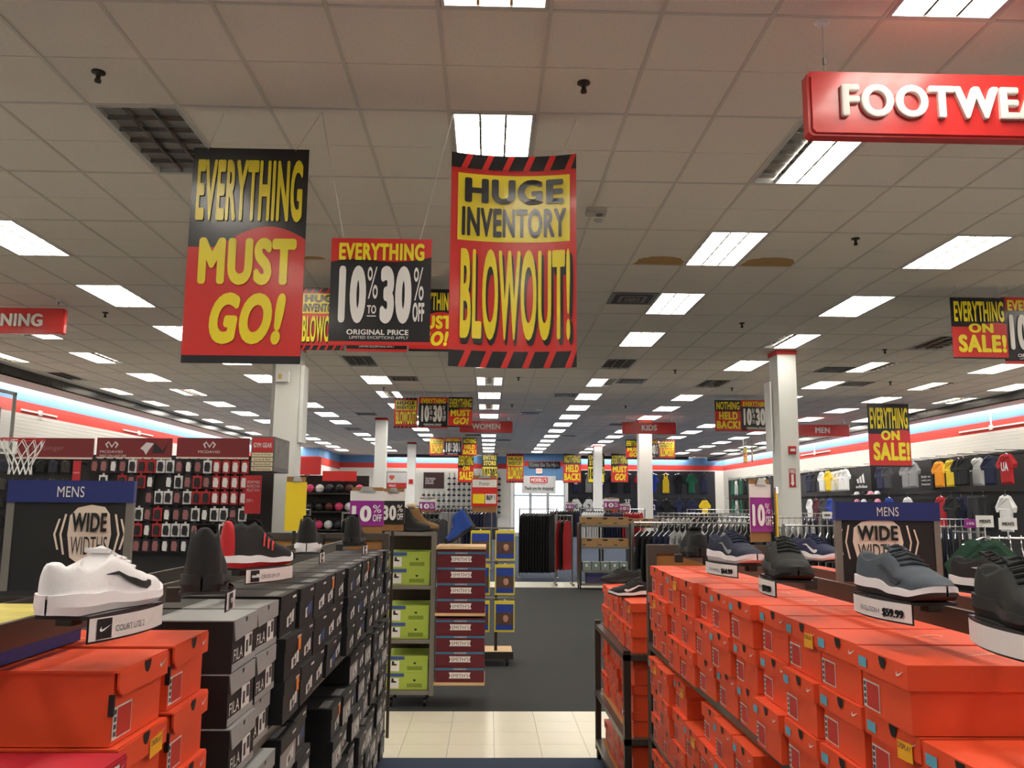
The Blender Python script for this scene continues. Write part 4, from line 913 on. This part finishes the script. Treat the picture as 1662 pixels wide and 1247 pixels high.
def cloth_rack(x0, x1, Y, zb, cols, n, label, what, h=.95, vert=True, seed=1):
    """straight rail along X hung with n garments seen edge on"""
    r = random.Random(seed); t = thing('clothes_rack', label, 'rack', (0, 0, 0))
    m = MB(); m.bar((x0, Y, zb), (x1, Y, zb), .010, m_chrome, 8); m.build('rail', t)
    for x in (x0, x1): bx('post', x-.015, x+.015, Y-.015, Y+.015, .03, zb+.02, m_steel, t); bx('foot', x-.02, x+.02, Y-.28, Y+.28, 0, .04, m_steel, t)
    for i in range(n):
        rgb, nm = cols[i*len(cols)//n if vert else r.randrange(len(cols))]; x = x0+.06+(x1-x0-.12)*(i+.5)/n
        garment('slab', rgb, (x, Y, zb-.09-h), PI/2-.5+r.uniform(-.03, .03), '%s garment on the %s' % (nm, what), 'garments on the '+what, .44, h, name='garment', cat='clothing')
    return t
BK, NV, WH, GR, DG = ((20, 20, 22), 'black'), ((30, 36, 66), 'navy'), ((226, 226, 224), 'white'), ((150, 150, 152), 'grey'), ((58, 58, 62), 'dark grey')
RD, GN, MN = ((176, 26, 34), 'red'), ((24, 66, 44), 'dark green'), ((84, 22, 36), 'maroon')
cloth_rack(.70, 1.52, 18.9, 1.50, [BK], 12, 'metal rack of long black garments past the far floor strip', 'long black rack', h=1.28)
cloth_rack(1.62, 3.25, 9.6, 1.40, [BK, NV, GR, WH, NV, GR, BK, DG], 24, 'chrome rail of navy, grey and black garments behind the orange boxes', 'mixed rail behind the orange boxes', seed=3)
cloth_rack(2.3, 4.6, 11.8, 1.44, [BK, DG, BK, GR], 26, 'chrome rail of mostly black garments in the second row', 'second row black rail', seed=4)
cloth_rack(3.6, 6.0, 10.4, 1.36, [BK, DG, NV, BK], 26, 'chrome rail of dark garments near the tall white column', 'rail near the tall column', seed=5)
cloth_rack(4.35, 6.4, 7.4, 1.33, [BK, RD, BK, GN, NV, MN, BK, GR], 20, 'dark rail of coloured garments behind the wide widths sign', 'rail behind the wide widths sign', seed=6)
cloth_rack(1.38, 1.72, 17.5, 1.38, [RD, BK, RD], 3, 'short rail of red and black bags beside the kraft shelf', 'short red and black rail', h=1.0, seed=9)
k = 0
for (xa, xb, Y, zb, cs, nm) in ((-5.6, -4.0, 19.5, 1.45, [BK, DG, NV], 'rail by the pink balls'), (-2.6, -.7, 15.5, 1.42, [BK, NV, DG], 'rail behind the boot rack'), (-1.9, .1, 21.5, 1.5, [BK, GR, NV], 'rail under the women sign'),
                                (-2.2, .3, 27, 1.55, [MN, BK, NV], 'rail before the caps'), (3.3, 5.6, 16.6, 1.45, [GR, BK, WH, DG], 'rail beside the low table'), (5.9, 8.2, 14.5, 1.4, [BK, DG, NV], 'rail past the tall column'), (6.4, 9.0, 19, 1.45, [NV, BK, GR], 'rail before the shirt wall'),
                                (2.6, 4.4, 24, 1.5, [WH, NV, RD], 'rail under the kids sign'), (5.6, 8.0, 24, 1.5, [BK, GR, GN], 'rail right of the kids column'), (2.2, 4.2, 31, 1.5, [BK, NV], 'rail before the jerseys'), (-5.5, -2.5, 32, 1.55, [BK, DG], 'rail before the red poster')):
    k += 1; cloth_rack(xa, xb, Y, zb, cs, 22, 'chrome clothes rack, the '+nm, nm, seed=20+k)
# faced out green tee and size cards
garment('tee', (24, 60, 42), (at(1590, 870, 7.1).x, 7.05, .72), .15, 'dark green tee with white letters facing out on the rail', None, .44, .62, text='GF', trgb=(214, 220, 214))
q = bpy.data.objects.get('shirt'); bx('support_arm', -.006, .006, 0, .36, .66, .672, m_chrome, q)
def card(px0, py0, px1, py1, Y, txt, label, foot, rgb=None):
    a = at(px0, py1, Y); b = at(px1, py0, Y); w, h = b.x-a.x, b.z-a.z; t = thing('rack_card', label, 'sign', ((a.x+b.x)/2, Y, a.z), 0, 'small cards standing on the racks')
    bx('card', -w/2, w/2, 0, .006, 0, h, rgb or m_paper, t); m = MB(); put_text(m, txt, -w*.32, w*.32, h*.35, h*.65, -.003, m_bcard if not rgb else m_white, bold=.02); m.build('lettering', t); bx('stem', -.006, .006, .006, .014, foot-a.z, h*.5, m_chrome, t)
card(1585, 837, 1612, 856, 7.36, "MEN'S", 'tilted white mens card above the green tee', 1.32); card(1622, 841, 1650, 860, 7.36, "MEN'S", 'grey mens card beside the tilted white one', 1.32); card(1335, 831, 1350, 842, 10.36, "MEN'S", 'small mens card near the tall column', 1.36)
for px, py, Y, lab in ((1566, 843, 7.38, 'purple 10 percent card on the dark rail by the green tee'), ):
    card(px, py, px+18, py+14, Y, '10%', lab, 1.32, m_pur)
for px0, py0, px1, py1, Y, ft, lab in ((980, 808, 1005, 829, 18.8, 1.161, 'purple 10 percent clipboard on the low dark table'), (1006, 817, 1022, 832, 19.1, 1.161, 'second small purple 10 percent clipboard on the low table'), (680, 808, 706, 832, 15.1, 0, 'purple 10 percent clipboard behind the tan boot'), (918, 815, 932, 829, 23.5, 0, 'tiny purple 10 percent clipboard by the entrance')):
    clipboard(px0, py0, px1, py1, Y, lab, foot=ft)
# ================================================================ right shirt wall
m_bar = P('wall_bar', (40, 38, 36), .4, metal=.6)
t = thing('wall_rail', 'dark hanging rails along the shirt wall', 'rail', (0, 0, 0)); 
for z in (2.93, 1.98): bx('rail', 12.83, XR-.031, 17, 45, z, z+.04, m_bar, t)
WRAIL = t
WN = [0]
bx('dark_back', XR-.03, XR-.0185, 17, 45.5, .3, 3.0, P('dark_back', (46, 45, 46), .6), t)
YE_, OR, BL, TE = ((236, 200, 40), 'yellow'), ((246, 158, 34), 'orange'), ((34, 60, 150), 'blue'), ((20, 92, 66), 'green')
def wshirt(px, z, col, kind, lab, w=.55, h=.72, rz=.5, text=None, trgb=(230, 230, 230), grp='shirts along the upper rail of the shirt wall'):
    WN[0] += 1; X = 12.08+.13*(WN[0] % 4); d = _ray(px, 760); Y = X/(d.x/d.y); garment(kind, col[0], (X, Y, z-.09-h), -PI/2, lab, grp, w, h, text=text, trgb=trgb)
    m = MB(); m.bar((11.95, Y, z), (12.84, Y, z), .0085, m_bar, 6); m.build('arm', WRAIL)
up = [(1634, RD, 'red tee facing out with a white chest mark', 'UA'), (1607, NV, 'navy shirt next to the red tee', None), (1587, WH, 'white shirt next to the navy one', None), (1564, BK, 'black shirt between the white and yellow ones', None), (1556, BK, 'second black shirt before the yellow one', None), (1543, YE_, 'narrow yellow shirt beside the orange one', None), (1524, OR, 'bright orange tee on the upper rail', None),
      (1482, GR, 'light grey shirt behind the hanging on sale poster', None), (1470, GR, 'second grey shirt behind the on sale poster', None), (1440, DG, 'dark grey shirt by the black brand board', None), (1428, NV, 'navy shirt with white mark by the brand board', None),
      (1372, WH, 'white tee last in the run of white tees', None), (1365, WH, 'white tee fourth in the run of white tees', None), (1358, WH, 'white tee third in the run of white tees', None), (1352, WH, 'white tee beside the yellow one', None), (1343, YE_, 'yellow tee among the white tees', None), (1333, WH, 'white tee before the yellow one', None), (1320, BK, 'black shirt beside the white tees', None), (1312, NV, 'navy shirt by the tall column', None)]
for px, c, lab, tx in up: wshirt(px, 2.97, c, 'tee', lab, text=tx)
lo = [(1628, WH, 'white tee on the lower rail, facing out', 'tee'), (1592, BK, 'black trousers on the lower rail', 'pants'), (1575, DG, 'dark grey trousers on the lower rail', 'pants'), (1556, NV, 'navy shorts on the lower rail', 'tee'), (1540, BK, 'black top on the lower rail by the red one', 'tee'), (1524, RD, 'red top on the lower rail', 'tee'), (1440, BL, 'blue top on the lower rail', 'tee'), (1470, WH, 'white folded top near the navy header', 'tee'), (1345, BL, 'dark blue top on the lower rail', 'tee'), (1333, DG, 'grey green top on the lower rail', 'tee'), (1322, MN, 'maroon top on the lower rail', 'tee'), (1312, WH, 'white top beside the maroon one', 'tee')]
for px, c, lab, kd in lo: wshirt(px, 2.0, c, kd, lab, h=.85, grp='garments along the lower rail of the shirt wall')
gj = 'green and white jerseys at the far end of the shirt wall'
for i, px in enumerate((1188, 1194, 1201, 1208, 1216, 1224, 1232, 1240, 1248)):
    for z in (2.97, 2.0): wshirt(px, z, (TE, WH, TE, BK, TE, WH, BK, WH, DG)[i], 'tank', '%s jersey at the far end of the %s rail' % ((TE, WH, TE, BK, TE, WH, BK, WH, DG)[i][1], 'upper' if z > 2 else 'lower'), grp=gj)
def board(px0, py0, px1, py1, X, lab, mat, draw=None):
    a = onx(px0, py1, X); b = onx(px1, py0, X); t = thing('brand_board', lab, 'board', (X, min(a.y, b.y), 2.12)); Ln = abs(b.y-a.y); h = .82
    bx('panel', 0, .2, 0, Ln, 0, h, mat, t); bx('bracket', .2, XR-.032-X, Ln*.45, Ln*.55, h*.5, h*.6, m_bar, t)
    if draw:
        m = MB(); draw(m, Ln, h); m.v = [(-.004+y, Ln-x, z) for x, y, z in m.v]; m.build('mark', t)
    return t
def tri(m, Ln, h):
    for k in range(3): x = Ln*(.3+.14*k); hh = h*(.25+.12*k); m.flat([(x, h*.35), (x+Ln*.1, h*.35), (x+Ln*.1-Ln*.05, h*.35+hh*.8), (x-Ln*.05, h*.35+hh*.6)], 0, m_white)
    put_text(m, 'adidas', Ln*.2, Ln*.8, h*.15, h*.27, 0, m_white)
board(1383, 742, 1412, 782, 12.5, 'black brand board with white three bar mark on the shirt wall', m_bcard, tri)
board(1493, 730, 1511, 782, 12.5, 'black text board beside the orange tee', m_bcard, lambda m, Ln, h: [put_text(m, s_, Ln*.15, Ln*.85, h*(.4-.13*i), h*(.48-.13*i), 0, m_white) for i, s_ in enumerate(('Built to', 'make you', 'better'))])
# caps on the wall
capm = {}
def cap(rgb, pos, lab, rz=0, grp='caps on the shirt wall'):
    if rgb not in capm:
        m = MB(); mt = P('cap_%d_%d_%d' % rgb, rgb, .8); m.lathe([(.001, .11), (.05, .1), (.085, .06), (.095, 0)], mt, 12); k = MB(); k.prism([(-.09, -.01), (.09, -.01), (.075, -.09), (0, -.14), (-.075, -.09)], 'z', -.006, .004, mt); k.v = [(x, y-.05, z) for x, y, z in k.v]
        capm[rgb] = (m.mesh('crown', True), k.mesh('brim'))
    t = thing('cap', lab, 'cap', pos, rz, grp); obj('crown', capm[rgb][0], t); obj('brim', capm[rgb][1], t)
    m = MB(); m.bar((0, .03, .09), (0, .25, .09), .006, m_chrome, 4); m.build('hook', t)
for i in range(4):
    for j in range(3):
        px = 1388+11*i; d = _ray(px, 795); Y = 12.4/(d.x/d.y); c = (((230, 230, 230), 'white'), ((24, 24, 26), 'black'), ((226, 150, 170), 'pink'))[(i+j*2) % 3]
        cap(c[0], (12.45, Y, 2.02-.25*j), '%s cap on the hooks below the brand board' % c[1], -PI/2)
for z in (2.14, 1.89, 1.64): bx('cap_bar', 12.705, 12.74, 24, 30, z-.045, z-.015, m_bar, WRAIL)
# folded shelves at the frame edge
t = thing('folded_shelf', 'white wall shelves stacked with folded dark jeans', 'shelving', (0, 0, 0))
for i, z in enumerate((.7, 1.0, 1.3, 1.6, 1.9)): bx('shelf', 12.35, XR-.03, 17.6, 19.3, z, z+.03, m_white, t)
for i, z in enumerate((.7, 1.0, 1.3, 1.6)):
    for k_ in range(3):
        q = thing('folded_jeans', 'folded dark blue jeans stack on a white wall shelf', 'clothing', (12.6, 17.9+.5*k_, z+.031), 0, 'folded jeans on the white wall shelves'); m = MB()
        for l_ in range(4): m.box(-.2+.01*(l_ % 2), .18, -.18, .18-.01*(l_ % 2), .045*l_, .045*l_+.04, P('denim', (30, 40, 66), .9, noise=.3, scale=20))
        m.build('cloth', q)
# ================================================================ far jersey wall and cap wall
t = thing('jersey_wall', 'dark jersey display panels on the far wall', 'display', (0, 0, 0)); bx('panel', 4.3, 12.4, YB-.06, YB-.019, .6, 3.5, P('jersey_back', (34, 36, 46), .6), t)
for z in (3.38, 1.98): bx('rail', 4.4, 12.3, YB-.2, YB-.16, z, z+.03, m_bar, t)
JC = [(NV, '2'), (GR, None), (NV, '12'), (BK, None), (BK, None), (RD, None), (BL, None), (YE_, None), (BK, None), (TE, None), (NV, None)]
for i in range(11):
    x = 4.75+.7*i; c, tx = JC[i]; garment('tank' if i % 3 == 1 else 'tee', c[0], (x, YB-.28, 2.3), 0, '%s jersey in the upper row of the far wall' % c[1], 'jerseys on the far wall', .36, 1.05, text=tx, trgb=(230, 230, 230))
    c2 = (WH, WH, WH, RD, WH, NV, NV, BK, NV, NV, YE_)[i]; garment('tank' if i == 4 else 'tee', c2[0], (x, YB-.28, 1.0), 0, '%s jersey in the lower row of the far wall' % c2[1], 'jerseys on the far wall', .36, .95, text=('42', '2', '2', None, 'Y', '12', '12', None, None, None, None)[i], trgb=(40, 40, 70) if c2 is WH else (230, 230, 230))
t = thing('hook_grid', 'slim dark hook strips holding caps on the far wall', 'rack', (0, 0, 0))
for i in range(16): bx('hook_strip', -3.45+.27*i-.01, -3.45+.27*i+.01, YB-.04, YB-.019, .9, 2.3 if i < 5 else 3.3, m_bar, t)
for i in range(16):
    for j in range(7):
        if i < 5 and j > 3: continue
        rgb = ((26, 26, 30), (40, 44, 60), (30, 54, 44), (60, 24, 50), (46, 46, 50))[(i*3+j*5) % 5]
        cap(rgb, (-3.45+.27*i, YB-.3, 1.15+.3*j), 'dark cap in the columns of caps on the far wall', 0, 'caps on the far wall')
def poster_board(px0, py0, px1, py1, Y, lab, mat, lines, lm, foot=None):
    a = at(px0, py1, Y); b = at(px1, py0, Y); w, h = b.x-a.x, b.z-a.z; t = thing('wall_poster', lab, 'poster', a)
    bx('frame', -.03, w+.03, .005, .05, -.03, h+.03, m_bcard, t); bx('sheet', 0, w, 0, .005, 0, h, mat, t)
    for i, (s_, xa, xb, za, zb, mt) in enumerate(lines):
        m = MB(); put_text(m, s_, w*xa, w*xb, h*za, h*zb, -.006, mt); m.build('lettering', t)
    return t
q = poster_board(688, 768, 720, 792, YB-.07, 'dark maroon cap poster on the far wall', P('poster_maroon', (70, 32, 30), .5), (('THE ORIGINAL', .06, .6, .55, .68, m_white), ('CAP OF', .06, .5, .4, .52, m_white), ('CHOICE', .06, .5, .25, .37, m_white)), m_white)
q = poster_board(628, 767, 660, 792, YB-.07, 'white and red poster behind a white column', m_white, (('SALE', .1, .45, .08, .22, m_white),), m_white); bx('red_strip', 0, 1.07, -.004, 0, 0, .27, m_red, q)
m = MB(); m.prism([(.1, .55), (.25, .4), (.4, .55), (.38, .68), (.12, .68)], 'y', -.004, -.001, P('coral', (236, 110, 90), .5)); m.build('emblem', q)
# ================================================================ left: gym gear wall, hoop, gloves, balls
YP = 13.6; m_peg = P('pegboard', (34, 32, 32), .6); m_hred = P('header_red', (120, 26, 30), .5); m_pwht = P('pack_white', (226, 224, 222), .35); m_pred = P('pack_red', (176, 34, 36), .4); m_pblk = P('pack_black', (30, 29, 30), .35)
a = at(150, 745, YP); b = at(440, 745, YP)
t = thing('peg_gondola', 'dark peg wall of sports braces with red headers', 'shelving', (0, 0, 0)); bx('back_panel', a.x-1.6, b.x+.05, YP, YP+.04, .15, 2.32, m_peg, t); bx('base', a.x-1.6, b.x+.05, YP-.35, YP+.04, 0, .15, m_gond, t)
def header(px0, px1, lab, words, art=False):
    p = at(px0, 745, YP); q = at(px1, 712, YP); w, h = q.x-p.x, q.z-p.z; t = thing('header_board', lab, 'sign', (p.x, YP-.03, p.z+.0), 0, 'red header boards of the peg wall')
    bx('board', 0, w, 0, .03, 0, h, m_hred, t); bx('light_lip', 0, w, -.01, 0, 0, .03, m_beige, t)
    for (s_, xa, xb, za, zb, mt) in words: m = MB(); put_text(m, s_, w*xa, w*xb, h*za, h*zb, -.004, mt, bold=.01); m.build('lettering', t)
    return t, w, h
m_pale = P('pale_print', (214, 206, 204), .5); m_dim = P('dim_print', (150, 96, 96), .5)
header(28, 154, 'red header board with faded script beside the hoop', (('harbinger', .2, .62, .35, .65, m_dim),))
for px0, px1, lab, dx in ((157, 281, 'red header board with an athlete picture and chevron mark', .2), (287, 406, 'red header board with a pale chevron mark beside gym gear', .45)):
    hq, w, h = header(px0, px1, lab, (('MCDAVID', dx-.15, dx+.15, .28, .4, m_pale),)+((('FIRST ON LAST OFF', .05, .4, .1, .2, m_pale),) if dx < .3 else ()))
    m = MB(); c = w*dx; e = w*.09
    for s_ in (-1, 1): m.flat([(c, h*.62), (c+s_*e*.5, h*.84), (c+s_*e, h*.7), (c+s_*e*.62, h*.5), (c+s_*e*.5, h*.55), (c+s_*e*.72, h*.69), (c+s_*e*.5, h*.76), (c, h*.52)], -.004, m_pale)
    m.build('chevron_mark', hq)
    if dx < .3:
        m = MB(); m.flat([(w*.58, h*.5), (w*.66, h*.8), (w*.76, h*.75), (w*.7, h*.45), (w*.66, h*.2), (w*.63, h*.4)], -.004, m_pale); m.flat([(w*.74, h*.3), (w*.77, h*.8), (w*.88, h*.4), (w*.96, h*.85), (w*.9, h*.3)], -.004, m_pblk); m.build('athlete_print', hq)
pks = []
for cardm, prod, cw in ((m_pwht, m_pblk, .13), (m_pred, m_pblk, .14), (m_pblk, m_dim, .13), (m_pblk, m_pwht, .11), (m_pred, m_pwht, .12)):
    m = MB(); m.box(-cw/2, cw/2, 0, .012, -.2, 0, cardm); m.box(-.015, .015, 0, .012, 0, .03, cardm); k_ = MB(); k_.prism([(-cw*.3, -.17), (cw*.25, -.18), (cw*.33, -.09), (cw*.2, -.03), (-cw*.25, -.03), (-cw*.34, -.1)], 'y', -.02, -.0005, prod); pks.append((m.mesh('card'), k_.mesh('product')))
NMS = ('white brace pack', 'red and black brace pack', 'black pack with red product', 'black pack with white product', 'red pack with white product')
r = random.Random(5); rows = (2.24, 2.0, 1.76, 1.5, 1.26, 1.02)
for j, z in enumerate(rows):
    x = a.x+.1
    while x < b.x-.25:
        kx = (4 if x > b.x-.95 and j < 3 else r.choice((0, 1, 2, 0, 2, 3)))
        if r.random() < .93:
            q = thing('brace_pack', '%s hanging on the peg wall, row %s' % (NMS[kx], ('topmost', 'just under the top', 'third down', 'fourth down', 'fifth down', 'lowest')[j]), 'package', (x, YP-.12, z), 0, 'brace packs on the peg wall'); obj('card', pks[kx][0], q); obj('product', pks[kx][1], q)
            m_ = obj('peg_hook', PEG, q) if 'PEG' in globals() else None
            if m_ is None:
                m = MB(); m.bar((0, -.03, .018), (0, .118, .018), .004, m_chrome, 4); PEG = m.mesh('peg_hook'); obj('peg_hook', PEG, q)
        x += .145
for j, z in enumerate((2.22, 1.94, 1.66, 1.38, 1.1)):
    for i in range(7):
        x = a.x-1.5+.19*i; q = thing('glove_pair', 'dark sports gloves on the peg wall under the faded header, %s row' % ('top', 'second', 'third', 'fourth', 'fifth')[j], 'gloves', (x, YP-.1, z-.2), 0, 'dark gloves on the peg wall')
        c_ = ((24, 24, 26), (44, 46, 58), (60, 58, 52), (24, 24, 26))[(i+j) % 4]; obj('cloth', garment_mesh('slab', c_, .14, .2), q); obj('peg_hook', PEG, q, (0, -.02, .17))
# red upright banner on the peg wall, gym gear box sign
for px0, py0, px1, py1, Y, lab, ws in ((396, 772, 425, 834, YP-.32, 'red step banner at the end of the peg wall', (('SPORTMED', .1, .9, .78, .86), ('PROTECTION', .1, .9, .68, .75), ('SELECTION', .1, .9, .58, .65), ('STEP 1:', .1, .55, .3, .38))), (116, 748, 132, 790, YP-.3, 'narrow red banner between gloves and brace packs', (('HARBINGER', .1, .9, .5, .56),))):
    p = at(px0, py1, Y); q = at(px1, py0, Y); w, h = q.x-p.x, q.z-p.z; t = thing('red_banner', lab, 'banner', p); bx('panel', 0, w, 0, .01, 0, h, P('banner_red', (190, 34, 40), .5), t); bx('arm', w/2-.01, w/2+.01, .01, YP-Y, h-.05, h-.03, m_bar, t)
    for s_, xa, xb, za, zb in ws: m = MB(); put_text(m, s_, w*xa, w*xb, h*za, h*zb, -.003, m_pale, bold=0); m.build('lettering', t)
p = at(406, 765, 12.0); q = at(446, 709, 12.0); w, h = q.x-p.x, q.z-p.z; t = thing('category_sign', 'boxy gym gear sign listing braces and gloves beside the column', 'sign', p)
bx('box', 0, w, 0, .9, 0, h, P('sign_steel', (96, 90, 86), .5), t); bx('red_top', .015, w-.015, -.006, 0, h*.55, h-.02, P('gym_red', (190, 40, 44), .5), t); m = MB(); put_text(m, 'GYM GEAR', w*.1, w*.9, h*.68, h*.82, -.009, m_pale); m.build('lettering', t)
for i, s_ in enumerate(('Braces & Wraps', 'Gloves & Belts', 'Basketball', 'Fitness')):
    z = h*(.43-.135*i); bx('list_strip', .015, w-.015, -.006, 0, z-.005, z+.048, P('strip_cream', (220, 206, 170), .5), t); m = MB(); put_text(m, s_, w*.12, w*.88, z+.006, z+.038, -.008, m_bcard, bold=0); m.build('lettering', t)
bx('side_photo', w, w+.004, .03, .87, .06, h-.04, P('side_photo', (110, 106, 104), .5, noise=.6, scale=6), t); bx('hang_post', w/2-.02, w/2+.02, .4, .44, h, ZC-p.z, m_steel, t)
# basketball hoop
YH = 10.0; c = at(37, 714, YH); t = thing('basketball_hoop', 'basketball hoop with red rim, white net and clear framed backboard', 'hoop', (c.x, YH, 0)); zr = c.z; m_rim = P('rim_red', (196, 40, 36), .4)
m = MB(); n = 24; ring = [(.225*math.cos(2*PI*i/n), .225*math.sin(2*PI*i/n), zr) for i in range(n+1)]; m.path(ring, .009, m_rim, 6); m.bar((-.225, 0, zr), (-.42, 0, zr-.0), .02, m_rim, 6); m.build('rim', t)
m = MB(); lv = [(.225, 0), (.2, -.1), (.15, -.2), (.115, -.3), (.12, -.4)]
for i in range(12):
    for s_ in (-1, 1): m.path([(rr*math.cos(2*PI*(i+s_*.5*k_)/12), rr*math.sin(2*PI*(i+s_*.5*k_)/12), zr+dz) for k_, (rr, dz) in enumerate(lv)], .005, m_white, 4)
m.build('net', t)
m = MB(); yb = (-.56, .56); zb0, zb1 = zr-.12, zr+.62
def fr(m, z0, z1, y0, y1, th): 
    for q_ in ((y0, y1, z0, z0+th), (y0, y1, z1-th, z1), (y0, y0+th, z0, z1), (y1-th, y1, z0, z1)): m.box(-.45, -.42, q_[0], q_[1], q_[2], q_[3], m_grey)
fr(m, zb0, zb1, -.56, .56, .035); fr(m, zr+.0, zr+.4, -.25, .25, .03); m.build('backboard_frame', t); bx('backboard_glass', -.44, -.43, -.53, .53, zb0+.03, zb1-.03, P('board_glass', (210, 225, 230), .05, alpha=.12), t)
m = MB(); m.bar((-.46, 0, zr+.1), (-1.2, 0, zr-.5), .04, m_black, 8); m.bar((-1.2, 0, 0), (-1.2, 0, zr-.4), .05, m_black, 8); m.build('pole', t); bx('base', -1.7, -1.0, -.4, .4, 0, .16, m_black, t)
# ball gondola
YG = 22; a = at(482, 745, YG); b = at(600, 745, YG); t = thing('ball_gondola', 'black fixture of balls with red headers near the corner bulkhead', 'shelving', (0, 0, 0)); bx('back_panel', a.x, b.x, YG, YG+.05, 0, 2.3, m_peg, t)
for z in (.5, .95, 1.4, 1.85): bx('shelf', a.x, b.x, YG-.4, YG, z-.03, z, m_gond, t)
bx('header', a.x, a.x+.7, YG-.42, YG-.4, 2.3, 2.75, m_dred, t); bx('header', a.x+.75, a.x+1.6, YG-.42, YG-.4, 2.15, 2.4, m_dred, t); bx('header_post', a.x+.3, a.x+.34, YG-.4, YG, 2.26, 2.6, m_gond, t); bx('header_post', a.x+1.2, a.x+1.24, YG-.4, YG, 2.15, 2.3, m_gond, t)
BC = (((226, 70, 120), 'pink'), ((30, 30, 32), 'black'), ((226, 226, 226), 'white'), ((90, 40, 34), 'brown'), ((40, 40, 46), 'black'))
bmz = {}
for j, z in enumerate((.5, .95, 1.4, 1.85)):
    for i in range(7):
        c_, nm = BC[(i*2+j) % 5]
        if c_ not in bmz:
            m = MB(); m.lathe([(.001, 0)]+[(.11*math.sin(PI*k_/10), .11-.11*math.cos(PI*k_/10)) for k_ in range(1, 10)]+[(.001, .22)], P('ball_%d_%d_%d' % c_, c_, .45), 16); m2 = MB(); n = 16; m2.path([(.111*math.cos(2*PI*k_/n), .111*math.sin(2*PI*k_/n), .11) for k_ in range(n+1)], .003, m_black, 4); bmz[c_] = (m.mesh('skin', True), m2.mesh('seam'))
        q = thing('sports_ball', '%s ball on the %s shelf of the ball fixture' % (nm, ('lowest', 'second', 'third', 'top')[j]), 'ball', (a.x+.15+.25*i, YG-.2, z+.001), 0, 'balls on the black fixture'); obj('skin', bmz[c_][0], q); obj('seam', bmz[c_][1], q)
